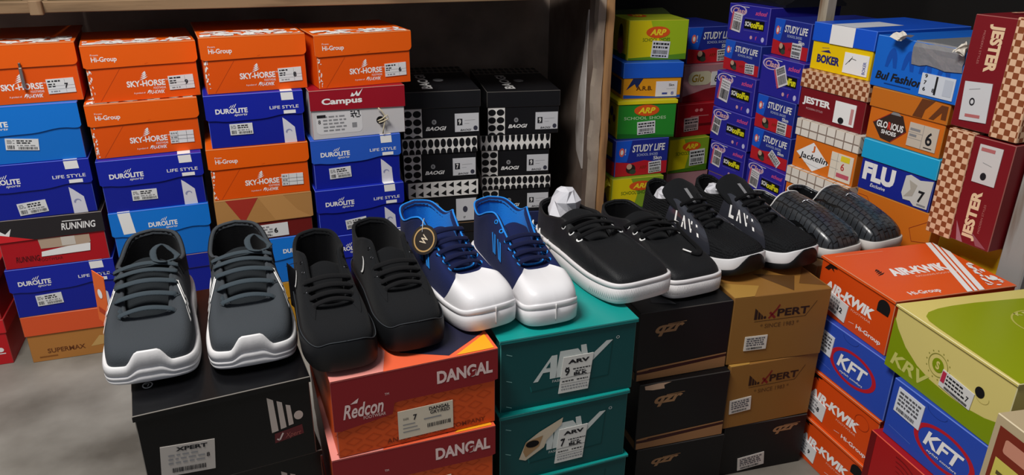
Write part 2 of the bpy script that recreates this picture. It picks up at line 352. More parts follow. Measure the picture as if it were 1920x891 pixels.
class Box:
    """a shoe box: an empty at the centre of its base, children body, lid, size_label"""
    def __init__(s, key, label, d=.30, cat='shoe box', group=None, dims=None, name='shoe_box', yaw=None):
        x, y, z, a, w, h = dims or POS[key]
        if yaw is not None:
            a0 = math.radians(a); cx, cy = x+math.cos(a0)*w/2, y+math.sin(a0)*w/2
            a = yaw; x, y = cx-math.cos(math.radians(a))*w/2, cy-math.sin(math.radians(a))*w/2
        a = math.radians(a); s.w, s.h, s.d = w, h, d; s.rng = random.Random(label)
        c = Vector((x+math.cos(a)*w/2-math.sin(a)*d/2, y+math.sin(a)*w/2+math.cos(a)*d/2, z))
        s.root = tag(empty(name, c, a), label, cat, group)
        s.body = MB(); s.lid = None; s.extra = []; s.inset = .003
    # --- shells
    def plain(s, mat, edge=None, c=.0012):
        s.body.chbox(-s.w/2, s.w/2, -s.d/2, s.d/2, 0, s.h, mat, c, edge)
        s.bf, s.lf = 0, None; s.edge = edge; return s
    def cap(s, bmat, lmat, lh, edge=None, ledge=None):
        """lift-off lid, lh = its share of the height"""
        i = s.inset; s.body.chbox(-s.w/2+i, s.w/2-i, -s.d/2+i, s.d/2-i, 0, s.h-.002, bmat, .001, edge)
        s.lid = MB(); s.lid.chbox(-s.w/2, s.w/2, -s.d/2, s.d/2, s.h*(1-lh), s.h, lmat, .0012, ledge or edge)
        s.bf = i; s.lf = 0; s.bi = i; return s
    def flip(s, bmat, lmat, pts, edge=None, i=.004):
        """hinged lid: a top panel with a flap hanging down over the front; pts = outline of the flap's lower edge, right to left"""
        s.body.chbox(-s.w/2+i, s.w/2-i, -s.d/2+.003, s.d/2, 0, s.h-.003, bmat, .001, edge)
        s.lid = MB(); s.lid.chbox(-s.w/2, s.w/2, -s.d/2, s.d/2, s.h-.003, s.h, lmat, .0009, edge)
        sf = s.surf('lid', -s.d/2+.0026)
        prism(sf, [(0, .985), (0, pts[-1][1])] + pts[::-1][1:-1] + [(1, pts[0][1]), (1, .985)], .0024, lmat, edge)
        s.bf = .003; s.lf = .0002; s.bi = i; return s
    def surf(s, part, y=None):
        mb = s.body if part == 'body' else s.lid
        if y is None: y = -s.d/2+(s.bf if part == 'body' else s.lf)
        return Surf(mb, (-s.w/2, y, 0), (1, 0, 0), (0, 0, 1), s.w, s.h)
    @property
    def fb(s): return s.surf('body')
    @property
    def fl(s): return s.surf('lid')
    @property
    def top(s):
        return Surf(s.lid or s.body, (-s.w/2, -s.d/2, s.h), (1, 0, 0), (0, 1, 0), s.w, s.d)
    @property
    def left(s):
        return Surf(s.body, (-s.w/2+getattr(s, 'bi', 0), s.d/2, 0), (0, -1, 0), (0, 0, 1), s.d, s.h)
    @property
    def leftl(s): return Surf(s.lid, (-s.w/2, s.d/2, 0), (0, -1, 0), (0, 0, 1), s.d, s.h)
    @property
    def right(s): return Surf(s.body, (s.w/2-getattr(s, 'bi', 0), -s.d/2, 0), (0, 1, 0), (0, 0, 1), s.d, s.h)
    # --- stickers
    def sticker(s, cu, cv, su, sv, rot=0, mat=STK, size=None, style='rows', on='body', lift=.0016, label=None, r=.06, ts=.45):
        mb = MB(); w, h = su*s.w, sv*s.h; sf = s.surf(on).sub(mb, cu, cv, w, h, rot, lift)
        base = Surf(mb, sf.o-sf.N*.0012, sf.U, sf.V, w, h)
        prism(base, [(0, 0), (1, 0), (1, 1), (0, 1)], .0012, mat)
        R = s.rng
        def rows(u0, u1, v0, v1, n, ink=GREY):
            for k in range(n):
                v = v1-(v1-v0)*(k+.5)/n; u = u0; hh = (v1-v0)/n*.27
                while u < u1-.05:
                    L = R.uniform(.05, .16); sf.rect(u, v-hh, min(u+L, u1), v+hh, ink); u += L+R.uniform(.02, .05)
        def bars(u0, u1, v0, v1):
            u = u0
            while u < u1: L = R.uniform(.006, .022); sf.rect(u, v0, min(u+L, u1), v1, INK); u += L+R.uniform(.006, .02)
        if style == 'rows':
            rows(.06, .62, .12, .92, 4); bars(.08, .6, .08, .2)
        elif style == 'dur':
            rows(.34, .80, .55, .92, 2, INK); rows(.05, .28, .55, .9, 3); bars(.06, .28, .1, .42); bars(.38, .95, .08, .3); rows(.34, .9, .35, .5, 1)
        elif style == 'sky':
            rows(.05, .5, .76, .94, 1, INK); rows(.05, .3, .42, .72, 2, INK); sf.line([(.0, .52), (1, .52)], .0004, GREY); sf.line([(.0, .3), (1, .3)], .0004, GREY)
            sf.line([(.66, .05), (.66, .95)], .0004, GREY); rows(.1, .45, .08, .22, 1)
        elif style == 'form':
            for v in (.33, .62): sf.line([(0, v), (1, v)], .0005, INK)
            for u in (.33, .7): sf.line([(u, 0), (u, 1)], .0005, INK)
            rows(.04, .3, .7, .94, 1); rows(.04, .3, .36, .6, 1); rows(.04, .3, .05, .26, 1)
        elif style == 'bar':
            sf.rect(.0, .0, .16, 1, M('c9566a')); bars(.22, .96, .1, .55); rows(.22, .95, .6, .95, 3, GREY)
            if R.random() < .5: bars(.22, .96, .62, .95)
        elif style == 'mono':
            rows(.06, .94, .52, .94, 2, INK); bars(.08, .9, .22, .46); rows(.06, .94, .03, .19, 1, INK)
        elif style == 'text4': rows(.08, .9, .3, .92, 4, M('55555a', .6)); bars(.1, .8, .08, .22)
        if size: sf.text(size, .70-ts*.33*h/w*len(size), .5-ts/2, .70+ts*.33*h/w*len(size), .5+ts/2, INK, 2, .03)
        s.extra.append((mb, 'size_label', label)); return sf
    def done(s):
        s.body.build('body', s.root)
        if s.lid: s.lid.build('lid', s.root)
        for mb, n, lab in s.extra:
            o = mb.build(n, s.root)
            if lab: o['label'] = lab
        return s

def arc(cu, cv, ru, rv, a0, a1, n=6):
    return [(cu+ru*math.cos(math.radians(a0+(a1-a0)*i/n)), cv+rv*math.sin(math.radians(a0+(a1-a0)*i/n))) for i in range(n+1)]

# --- orange boxes with a winged crest
ORG, ORGD = M('ee600c', .38), M('e65508', .42)
def splatter(sf, u0, u1, v0, v1, n, rng, mat=WHITE, l=1):
    for i in range(n):
        cu, cv = rng.uniform(u0, u1), rng.uniform(v0, v1); k = rng.randint(5, 8); a0 = rng.uniform(0, 6)
        ru, rv = (u1-u0)*rng.uniform(.03, .10), (v1-v0)*rng.uniform(.08, .3)
        if u1-u0 < v1-v0: ru, rv = (u1-u0)*rng.uniform(.15, .4), (v1-v0)*rng.uniform(.02, .07)
        sf.poly([(min(max(cu+ru*rng.uniform(.25, 1.2)*math.cos(a0+6.28*j/k), u0), u1), min(max(cv+rv*rng.uniform(.25, 1.2)*math.sin(a0+6.28*j/k), v0), v1)) for j in range(k)], mat, l+.06*i)
def wing(sf, cu, cv, w, h, mat, l=1):
    """a small feathered crest"""
    for k in range(4):
        o = k*.22
        sf.poly([(cu-w*(.5-o*.5), cv-h*(.45-o)), (cu+w*(.12+o*.3), cv-h*(.3-o)), (cu+w*(.5-.08*k), cv-h*(.05-o*.9)), (cu+w*(.0+o*.2), cv-h*(.18-o))], mat, l)
def crest_box(key, label, size=None, form=None, d=.30, yaw=None, top=True):
    B = Box(key, label, d, yaw=yaw, group='orange shoe boxes with a white winged crest')
    r = .08
    B.flip(ORGD, ORG, arc(1-r*.6, .62+r, r*.6, r, 0, -90, 5)+[(.5, .615)]+[(.03, .60), (0, .63)], M('c98f5c', .7))
    f, l, t, R = B.fb, B.fl, B.top, B.rng
    l.text('Hi-Group', .075, .69, .29, .80, WHITE, 1, .02); l.text('From', .075, .82, .14, .85, WHITE, 1, 0)
    l.line([(.52, .64), (.55, .66)], .001, ORGD)
    f.text('SKY-HORSE', .335, .235, .675, .345, WHITE, 1, .03); f.text('TM', .68, .32, .70, .345, WHITE, 1, 0)
    f.text('FOOTWEAR', .565, .175, .675, .215, WHITE, 1, .0); wing(f, .49, .42, .08, .16, WHITE)
    f.text('A product of', .385, .10, .485, .14, WHITE, 1, 0); f.text('FU-KWIK', .52, .09, .66, .155, WHITE, 1, .02, .3)
    f.poly([(.50, .10), (.515, .16), (.535, .17), (.515, .12)], WHITE)
    f.line([(.09, .02), (.30, .58)], .0007, M('b8440e'))
    splatter(f, .02, .055, .02, .62, 16, R)
    if top: t.rect(.0, .02, 1, .028, M('e8b089')); splatter(t, .02, .97, .03, .30, 60, R)
    if key == 'c1_1':
        mb = MB(); y = -B.d/2-.004; mb.chbox(.003, .010, y-.003, y+.002, B.h*.28, B.h*.62, M('b9b4ac', .3, 'metal'), .0012); mb.chbox(.004, .009, y-.002, y+.002, B.h*.60, B.h*.70, M('8d8880', .3, 'metal'), .001); B.extra.append((mb, 'clip', 'small metal clip'))
    if form: B.sticker(.81, .28, .22, .23, -1, style='form')
    else: B.sticker(.82, .27, .23, .25, 1.5, style='sky', size=size, ts=.34)
    B.done(); return B
# --- blue sports boxes
DKB, DKB2, LTB, LTB2 = M('1826a2', .36), M('142194', .4), M('1478d8', .36), M('1270cc', .4)
def blue_box(key, label, light=False, lm=None, logo=(.10, .42), life=True, bands='right', sticker=(.335, .34, .23, .21, 0), d=.30, yaw=None, mid=False):
    B = Box(key, label, d, yaw=yaw, group='blue sports shoe boxes')
    a, b_ = (LTB, LTB2) if light else (M('2a5cc4', .36), DKB2) if mid else (DKB, DKB2)
    wave = [(1, .60), (.985, .565), (.96, .555)]+[(.93-.9*i/14, .555+.02*math.sin(i*.9)-.07*math.exp(-((i-9)/3.2)**2)) for i in range(14)]+[(.02, .53), (0, .56)]
    B.flip(b_, a, wave, M('5a6fd0', .6))
    f, l, t = B.fb, B.fl, B.top
    u0, u1 = logo; w = u1-u0
    l.text('DUROLITE', u0, .65, u1, .745, WHITE, 1, .035); l.text('sports', u0+w*.57, .585, u1-w*.02, .635, WHITE, 1, .01, .3)
    for k in range(3): l.poly([(u0+w*(.43+.07*k), .755), (u0+w*(.46+.07*k), .755), (u0+w*(.53+.07*k), .80+.012*k), (u0+w*(.51+.07*k), .80+.012*k)], WHITE)
    if life: l.text('LIFE STYLE', .645, .675, .945, .735, WHITE, 1, .01)
    if bands == 'right':
        l.poly([(.775, .835), (.90, .835), (.895, .98), (.77, .98)], WHITE); l.rect(.785, .575, .91, .64, WHITE)
        t.rect(.77, .0, .895, .3, WHITE)
        f.poly([(.765, .0), (.765, .50), (.80, .45), (.885, .30), (.895, .0)], M('d9d8e0', .5))
        f.poly(arc(.82, .21, .035, .06, 180, 20, 8)+arc(.825, .19, .025, .06, 20, 180, 8), M('8f93b8'), 2)
    elif bands == 'left':
        l.poly([(.115, .565), (.235, .575), (.21, .985), (.09, .985)], WHITE); t.rect(.09, 0, .21, .4, WHITE)
    elif bands == 'body': f.poly([(.0, .0), (.085, .0), (.05, .42), (0, .45)], WHITE)
    if sticker:
        cu, cv, su, sv, rot = sticker; B.sticker(cu, cv, su, sv, rot, style='dur')
    B.done(); return B

crest_box('c1_1', 'orange winged-crest shoe box with a size 7 sticker, top of the leftmost stack', '7', yaw=4)
blue_box('c1_2', 'bright light blue shoe box under the orange size 7 box in the leftmost stack', True, logo=(.02, .36), life=False, bands='body', sticker=(.44, .33, .29, .20, -6), d=.235, yaw=2)
blue_box('c1_3', 'dark blue shoe box third from the top of the leftmost stack', logo=(.05, .36), sticker=(.41, .19, .26, .22, 5), yaw=1.5)
def running_box():
    B = Box('c1_4', 'black and red running shoe box with a torn white sticker, in the leftmost stack', .30)
    RD, KK = M('b3141f', .4), M('2a2628', .45)
    B.flip(RD, KK, [(1, .60), (.6, .585), (.3, .57), (0, .56)], M('8d7f78'), .002); f, l = B.fb, B.fl
    l.poly([(0, .56), (.33, .575), (0, .74)], M('d8242b')); l.poly([(0, .74), (.12, .68), (.15, .83), (.09, .73), (.05, .79)], WHITE)
    l.text('RUNNING', .60, .70, .925, .84, WHITE, 1, .02, .2); l.rect(.62, .87, .80, .885, WHITE)
    f.text('FOOTWEAR', .33, .10, .55, .16, M('6d1016'), 1, .01); f.text('RUNNING', .12, .12, .34, .24, M('4d0a10'), 1, .02, .2)
    f.poly([(.36, .56), (.84, .56), (.84, .40), (.80, .36), (.37, .36)], M('b89f88', .9), 2); f.poly([(.57, .56), (.70, .56), (.70, .38), (.57, .38)], M('cfc6ba', .8), 3)
    f.poly([(.36, .20), (.82, .22), (.835, .38), (.62, .36), (.37, .30)], WHITE, 4)
    B.done()
running_box()
blue_box('c1_5', 'dark blue shoe box above the orange-lidded box by the floor, leftmost stack', logo=(.09, .39), sticker=(.335, .31, .24, .22, 2), yaw=0.5)
def orange_lid_box():
    B = Box('c1_6', 'brown shoe box with a plain orange lid standing on the floor at left', .30, dims=(-.5268, 1.8455, 0, -1, .192, .1230))
    B.cap(M('b5793a', .55), M('e0582c', .5), .42, M('a5743f'), M('c96a44'))
    B.fb.text('SUPERMAX', .20, .16, .62, .26, M('6b3a1a'), 1, .02); B.fb.rect(.1, .08, .3, .11, M('8a5527'))
    B.fb.poly([(.68, .18), (.85, .2), (.98, .12), (.98, .36), (.8, .4)], M('c99f5e')); B.done()
orange_lid_box()
def red_box(z, h, label, dz=0):
    B = Box(None, label, .30, dims=(-.786, 1.865, z, -1, .222, h), group='plain red shoe boxes at the far left')
    B.cap(M('c01c22', .45), M('cf2228', .45), .3, M('a8433f')); B.fb.ell(.90, .33, .03, .05, WHITE); B.fb.rect(.85, .235, .94, .255, WHITE); B.done()
red_box(0, .118, 'plain red shoe box standing on the floor at the far left edge')
red_box(.1185, .115, 'plain red shoe box upon another red one at the far left edge')

crest_box('c2_1', 'orange winged-crest shoe box with a size 9 sticker, top of the second stack', '9', d=.235, yaw=6)
crest_box('c2_2', 'orange winged-crest shoe box with a blank sticker, under the size 9 one', form=True, d=.235, yaw=5)
blue_box('c2_3', 'dark blue shoe box in the second stack, above a light blue one', sticker=(.395, .29, .24, .20, -1), yaw=2.5)
blue_box('c2_4', 'bright light blue shoe box with a white band, behind the left grey trainer', True, logo=(.37, .66), life=False, bands='left', sticker=None, yaw=2)
crest_box('c3_1', 'orange winged-crest shoe box with a size 8 sticker, top of the third stack', '8', yaw=4)
blue_box('c3_2', 'dark blue shoe box between two orange boxes in the third stack', yaw=1)
crest_box('c3_3', 'orange winged-crest shoe box with a grey blank sticker in the third stack', form=True, top=False, yaw=1)
def triangle_box():
    B = Box('c3_4', 'dark red shoe box with a tan lid and red triangle, behind the right grey trainer', .30, yaw=1)
    TAN = M('b5834a', .5)
    B.flip(M('6e1a17', .45), TAN, [(1, .44), (.97, .42), (.05, .42), (0, .46)], M('93663a'))
    B.fl.poly([(.11, .99), (.44, .99), (.27, .43)], M('a83226')); B.fl.poly([(.44, .99), (.70, .99), (.84, .62), (.98, .43), (.6, .43)], M('c08d52'))
    B.sticker(.50, .19, .44, .30, 1, style='rows', size='6', ts=.4); B.done()
triangle_box()
crest_box('c4_1', 'orange winged-crest shoe box with a size 6 sticker, top of the fourth stack', '6', d=.235, yaw=7)
def campus_box():
    B = Box('c4_2', 'red and grey shoe box with a string tie, under an orange box', .30, yaw=2.5)
    B.flip(M('c9c6c6', .45), M('9c1526', .38), [(1, .555), (0, .60)], M('b08a80'), .002); f, l = B.fb, B.fl
    l.text('Campus', .12, .67, .54, .83, WHITE, 1, .035)
    l.poly([(.42, .84), (.44, .92), (.46, .87), (.49, .95), (.50, .88), (.555, .99), (.51, .84), (.485, .84), (.48, .88), (.455, .84)], WHITE)
    f.rrect(.05, .10, .53, .54, M('d8d6d6'), 1); R = B.rng
    for k in range(5):
        u = .12
        while u < .34: L = R.uniform(.02, .06); f.rect(u, .16+.07*k, min(u+L, .36), .19+.07*k, GREY, 2); u += L+.015
    f.rect(.06, .44, .15, .50, INK, 2); f.text('8', .07, .32, .095, .40, INK, 2)
    for i in range(9):
        for j in range(6):
            if R.random() < .5: f.rect(.41+.012*i, .40+.024*j, .421+.012*i, .423+.024*j, INK, 2)
    f.rect(.42, .2, .47, .3, GREY, 2); f.ell(.725, .30, .045, .082, HOLE, 2)
    mb = MB(); y = -B.d/2-.004
    P = lambda u, v, o=0: (-B.w/2+u*B.w, y-o, v*B.h)
    mb.tube([P(.70, .57), P(.73, .52, .002), P(.76, .42, .004), P(.765, .30, .003), P(.745, .15, .003), P(.735, .03, .002)], .0017, M('c9bda0', .9), 6)
    mb.tube([P(.69, .30, -.001), P(.73, .34, .004), P(.79, .42, .006), P(.80, .34, .005), P(.74, .29, .004), P(.70, .26)], .0017, M('c9bda0', .9), 6)
    B.extra.append((mb, 'string', None)); B.done()
campus_box()
blue_box('c4_3', 'blue shoe box right below the red and grey string-tied box', mid=True, sticker=(.30, .30, .24, .22, 2), yaw=1.5)
blue_box('c4_4', 'dark blue shoe box second below the red and grey string-tied box', sticker=(.43, .23, .24, .2, 6), yaw=1.5)

# --- black and white dotted boxes
KB, WB = M('18181b', .42), M('ece9e4', .5)
def dotted_box(key, label, lid, size='9', d=.36, tri=False, sz=(.82, .30, .31, .40, 0), yaw=None):
    B = Box(key, label, d, yaw=yaw, group='black shoe boxes with white dot patterns')
    B.cap(KB, KB if lid == 'black' else WB, .36, M('55504c'), M('5a5652') if lid == 'black' else M('cfcac2')); f, l, t = B.fb, B.fl, B.top
    if tri:
        f.rect(.015, .01, .13, .62, WB)
        for k in range(4): f.poly([(.03, .03+.15*k), (.11, .03+.15*k), (.07, .14+.15*k)], KB, 2)
        f.text('BAOGI', .16, .10, .60, .25, WHITE, 1, .02, .3); f.ell(.38, .42, .05, .09, GREY); f.text('B', .365, .385, .395, .455, KB, 2)
    else:
        f.rect(.015, .01, .245, .63, WB)
        for i in range(2):
            for k in range(4): f.ell(.07+.115*i, .52-.178*k, .052, .075, KB, 2, v0=.012)
        f.text('BAOGI', .29, .15, .555, .235, WHITE, 1, .03, .3); f.ell(.40, .335, .03, .055, GREY); f.text('B', .39, .315, .41, .36, KB, 2)
    if lid == 'dots':
        for i in range(12):
            c = .042+.0833*i
            l.ell(c, .875, .036, .10, KB, 1); l.ell(c, .665, .036, .095, KB, 1, v0=.643)
    elif lid == 'drip':
        for i in range(12):
            c = .042+.0833*i; l.ell(c, .96, .030, .13, KB, 1, v1=.998); l.ell(c, .66, .030, .12, KB, 1, v0=.643)
    elif lid == 'tri':
        for i in range(9):
            c = .03+.108*i
            for v in (.90, .72): l.poly([(c, v), (c+.075, v-.055), (c+.075, v+.075)], KB)
    if lid == 'black':
        t.rect(0, .72, 1, 1, M('8a8680'), 1)
        for i in range(12):
            for v in (.80, .93): t.ell(.042+.0833*i, v, .034, .055, KB, 2, v1=.999)
        t.text('BAOGI', .28, .10, .42, .66, WHITE, 1, .03, 0, 90); t.ell(.56, .42, .07, .06, GREY, 1)
    else:
        t.rect(.0, .0, 1, 1, KB)
    sf = B.sticker(*sz, style='none', mat=M('cfcfd2', .35))
    if not tri:
        q = M('25252a'); sf.rect(.09, .36, .31, .72, q); sf.text(size, .15, .40, .25, .68, WHITE, 2, .02); sf.line([(.40, .62), (.85, .64)], .0006, GREY); sf.line([(.40, .45), (.6, .45)], .0006, GREY)
        sf.text('BAOGI', .22, .04, .68, .15, INK, 1, .02, .3); sf.ell(.86, .18, .09, .13, M('3a3a48'))
    else: sf.ell(.45, .52, .12, .14, M('3a3a48')); sf.text('07', .36, .1, .46, .2, INK)
    B.done()
dotted_box('c5_1', 'black-lidded dotted shoe box, left of the two topmost dotted boxes', 'black', '9')
dotted_box('c5_2', 'dotted shoe box with dotted lid and a size 7 sticker', 'dots', '7')
dotted_box('c5_3', 'black shoe box with a white lid of black triangles', 'tri', None, tri=True, sz=(.82, .30, .29, .52, 0))
dotted_box('c6_1', 'black-lidded dotted shoe box, right of the two topmost dotted boxes', 'black', '9')
dotted_box('c6_2', 'dotted shoe box with dripping pattern lid, middle of the right dotted stack', 'drip', '9')
dotted_box('c6_3', 'dotted shoe box with dotted lid, lowest seen of the right dotted stack', 'dots', '9')

# --- school shoe boxes
YEL, GRN, LIME = M('e2cf12', .4), M('3f9a2a', .4), M('a3bf1e', .4); RED = M('b51d26', .4)
def arp_oval(f, cu, cv, ru, rv, l=2):
    f.ell(cu, cv, ru, rv, M('e2581c'), l); f.text('ARP', cu-ru*.68, cv-rv*.52, cu+ru*.68, cv+rv*.52, M('f6dc2a'), l+1, .04, .25)
def half_green(B, body_l, body_r):
    f = B.fb
    f.poly([(.0, .0), (.55, .0), (.62, .45), (.48, .8), (.5, 1), (0, 1)], body_l, 1)
def arp_big():
    B = Box('c7_1', 'yellow and green school shoe box with a lifted flap, beside the wooden post', .24)
    B.plain(LIME, M('c9b93a')); f = B.fb
    f.poly([(.012, .012), (.55, .012), (.60, .45), (.42, .7), (.36, .985), (.012, .985)], YEL, 1); f.poly([(.012, .012), (.988, .012), (.988, .16), (.5, .10), (.012, .06)], M('5c8f1f'), 2)
    arp_oval(f, .49, .70, .20, .145); f.text('SCHOOL SHOES', .24, .47, .70, .56, M('4d6b16'), 2, .01)
    B.left.rect(.02, .02, .98, .98, YEL); B.left.ell(.72, .5, .1, .3, M('8a5a3c'), 2); B.left.ell(.72, .70, .07, .16, M('2a1c14'), 3); B.left.ell(.72, .3, .12, .2, M('d05a7a'), 3); B.left.rect(.05, .02, .95, .14, M('3f7a22'), 2)
    B.top.rect(.03, .03, .97, .97, M('a9b52a')); arp_oval(B.top, .35, .5, .15, .18)
    mb = MB(); mb.grid([[Vector((-B.w/2+.004+B.w*.98*i/8, -B.d/2+B.d*(.62+.1*j), B.h+.001+.012*math.sin(j/3*1.4)*(.4+.6*i/8))) for i in range(9)] for j in range(4)], M('3a4420', .6))
    B.extra.append((mb, 'flap', None)); B.sticker(.55, .27, .30, .42, -4, style='mono'); B.done()
arp_big()
def arb():
    B = Box('c7_2', 'orange school shoe box with a blue lid in the stack by the wooden post', .24)
    B.cap(M('e0981c', .4), M('1f5fd0', .36), .42, M('b98a3a'), M('4f86e8')); f = B.fb
    f.poly([(.02, .02), (.98, .02), (.98, .10), (.6, .06), (.02, .12)], M('1f4fb0')); f.poly([(.06, .25), (.17, .57), (.34, .57), (.24, .3), (.2, .42)], M('1c2c5c'))
    f.text('A.R.B.', .23, .24, .50, .36, M('4a2a10'), 2, .02); B.left.rect(.05, .1, .9, .5, M('24408f'))
    sf = B.sticker(.74, .27, .36, .42, 0, style='none', mat=M('e6e2e4')); sf.text('Skn', .6, .68, .85, .84, INK, 1); sf.text('8', .72, .1, .85, .32, M('3a4a9a')); sf.rect(.3, .14, .55, .26, M('3a4a9a')); sf.line([(.5, .5), (.9, .52)], .0005, GREY); B.done()
arb()
def arp_green():
    B = Box('c7_3', 'green school shoe box with yellow sides in the stack by the wooden post', .24)
    B.cap(M('2c8f2e', .4), M('e6d81a', .4), .10, M('9fae2a'), M('c9c02a')); f = B.fb
    arp_oval(f, .49, .74, .21, .15); f.text('SCHOOL SHOES', .12, .50, .82, .58, M('b9dca8'), 2, .01); f.poly([(.02, .02), (.98, .02), (.98, .06), (.02, .14)], M('1f6f22'))
    B.left.rect(.02, .02, .98, .88, YEL); B.left.ell(.75, .65, .06, .13, M('4a3a7a'), 2); B.left.ell(.85, .5, .05, .1, M('7a3a5a'), 2); B.left.poly([(.6, .3), (.68, .42), (.72, .25)], M('3a2a6a'), 2)
    B.sticker(.50, .28, .30, .34, 4, style='mono'); B.done()
arp_green()
def study(key, label, d=.24, side=False, sk=True, sz=None, yaw=None, cut=False):
    B = Box(key, label, d, yaw=yaw, group='blue and red study school shoe boxes'); NV = M('24308f', .38); BL = M('1d5ad0', .38)
    B.plain(NV, M('5a66b8')); f = B.fb
    f.poly([(.01, .40), (.22, .40), (.30, .99), (.01, .99)], BL, 1); f.poly([(.01, .01), (.99, .01), (.99, .36), (.72, .36), (.55, .42), (.3, .36), (.01, .42)], M('c2202a'), 2)
    f.ell(.115, .68, .05, .12, M('e86a5a'), 2); f.ell(.115, .68, .025, .07, WHITE, 3); f.text('!', .175, .6, .19, .78, WHITE, 2)
    f.text('STUDY LIFE', .31, .66, .93, .86, WHITE, 3, .025, .12); f.text('SCHOOL SHOES', .40, .54, .80, .61, M('b9c4ea'), 3, .01)
    if sk: f.text('Skn', .72, .41, .88, .51, WHITE, 3, .02)
    f.ell(.30, .2, .09, .13, M('2c2420'), 3); f.ell(.27, .27, .05, .08, M('c9a58a'), 4); f.ell(.34, .12, .06, .07, M('3a4a3a'), 4); f.text('ARP', .47, .18, .60, .27, M('8a2a14'), 3)
    if side: B.left.rect(.02, .42, .98, .98, NV); B.left.rect(.02, .02, .98, .40, M('c2202a')); B.left.rect(.3, .5, .9, .9, M('d9c418'), 2)
    su = sz or (.76, .21, .24, .32, 4)
    B.sticker(*su, style='mono'); B.done()
study('c7_4', 'navy and red school shoe box above a yellow-green one by the wooden post', side=True)
def arp_low(key, label, d=.24, yaw=None):
    B = Box(key, label, d, yaw=yaw); B.plain(M('86a82a', .4), M('c9b93a')); f = B.fb
    f.poly([(.012, .012), (.42, .012), (.50, .5), (.36, .985), (.012, .985)], YEL, 1); arp_oval(f, .56, .76, .23, .14)
    f.text('SCHOOL SHOES', .18, .52, .72, .62, M('4d6b16'), 2, .01); f.poly([(.012, .012), (.988, .012), (.988, .2), (.5, .12), (.012, .08)], M('4a7a1c'), 3); B.left.rect(.02, .02, .98, .98, YEL)
    B.left.poly([(.6, .2), (.8, .5), (.9, .2)], M('6a3a8a'), 2)
    return B
B = arp_low('c7_5', 'yellow-green school shoe box lowest in the stack by the wooden post'); mb = MB(); R = random.Random(2); mb.grid([[Vector((-B.w/2-.004-.034*i/4+R.uniform(-.003, .003), -B.d/2+.01+.03*j/3, B.h*(.78+.17*j/3)+.02*math.sin(i*1.6+j)*.4-.004*i)) for i in range(5)] for j in range(4)], YEL, smooth=False); B.extra.append((mb, 'torn_flap', 'torn yellow flap')); B.done()
study('c8_1', 'navy and red school shoe box at the top, half hidden behind the stack beside it', yaw=0)
def glo():
    B = Box('c8_2', 'pink and dark red shoe box with a white oval badge, size 6', .24, yaw=2, dims=(1.3806, 2.1109, .4393, 2, .18, .1182)); B.plain(M('b8858a', .45), M('a05a5e')); f = B.fb
    f.poly([(.01, .01), (.99, .01), (.99, .42), (.5, .34), (.01, .16)], M('8a1a24'), 1); f.rrect(.10, .46, .62, .84, M('d9cfae'), 2, .5); f.text('Glo', .18, .55, .44, .76, M('9a7a1a'), 3, .02, .2)
    sf = B.sticker(.70, .62, .2, .38, 0, style='none', mat=WHITE); sf.text('6', .35, .25, .65, .75, INK); B.done()
glo()
def red_school():
    B = Box('c8_3', 'red school shoe box between a pink box and a yellow-green box', .24, yaw=2, dims=(1.3525, 2.0831, .3316, 2, .175, .1073)); B.plain(M('a81622', .45), M('c0454a')); f = B.fb
    f.ell(.42, .80, .04, .05, M('e88a8a')); f.ell(.52, .80, .04, .05, M('e88a8a')); f.rect(.3, .61, .7, .63, M('d98a8a'), 1); f.rect(.5, .3, .8, .38, M('6a0c14'))
    B.sticker(.32, .38, .32, .42, 3, style='mono', mat=M('c9a9a8')); B.done()
red_school()
B = arp_low('c8_4', 'yellow-green school shoe box beside the navy and red one, above a pink box', yaw=0); B.sticker(.72, .42, .38, .46, 3, style='mono'); B.done()
def class_box(key, label, sz=(.22, .50, .26, .52, -6), d=.26, yaw=None):
    B = Box(key, label, d, yaw=yaw, group='violet school shoe boxes with a yellow and black logo'); VI = M('2c289c', .36); B.plain(VI, M('6a62b8')); f = B.fb
    f.ring(.24, .82, .21, .15, .16, M('c9b8d8'), 1); f.text('Class', .10, .74, .44, .90, M('d8a8b0'), 2, .03, .3); f.rect(.3, .937, .5, .952, WHITE, 2)
    f.text('school', .66, .76, .94, .88, M('d8508a'), 1, .03, .3); f.rect(.42, .36, .90, .62, M('0c0c0e'), 1)
    f.text('SCH', .44, .43, .58, .56, WHITE, 2, .04); f.text('oolFun', .58, .40, .88, .58, M('e8e020'), 2, .05, .1)
    f.line([(.42, .65), (.95, .65)], .0006, M('8a86c8')); f.line([(.42, .31), (.80, .31)], .0006, M('8a86c8')); f.ell(.62, .14, .03, .05, M('d8a8b0')); f.text('f', .72, .09, .76, .19, M('d8508a')); f.ell(.90, .13, .035, .07, M('c9c4ea'))
    B.sticker(*sz, style='bar', mat=M('e4dfe2')); B.done()
class_box('c9_1', 'violet school shoe box topmost of its stack, under black plastic')
study('c9_2', 'blue and red school shoe box squeezed between violet ones, back corner', .26, sk=False)
class_box('c9_3', 'violet school shoe box below the blue and red one, back corner stack', (.24, .50, .28, .60, -8))
class_box('c9_4', 'violet school shoe box in the back corner stack with a low narrow sticker', (.14, .46, .22, .50, -10))
class_box('c9_5', 'violet school shoe box lowest in the back corner stack', yaw=-84)
study('c10_1', 'blue and red school shoe box topmost of its stack, left of the yellow box', .26, sz=(.70, .22, .26, .40, 0))
class_box('c10_2', 'violet school shoe box with a tilted white sticker over its logo', (.52, .56, .26, .50, 25))
study('c10_3', 'blue and red school shoe box right below the tilted-sticker violet one', .26, sz=(.74, .20, .24, .36, 0))
study('c10_4', 'blue and red school shoe box with a slanting sticker, above the mesh trainers', .26, sz=(.66, .25, .32, .24, -35))
class_box('c10_5', 'violet school shoe box mostly hidden behind the mesh trainers')

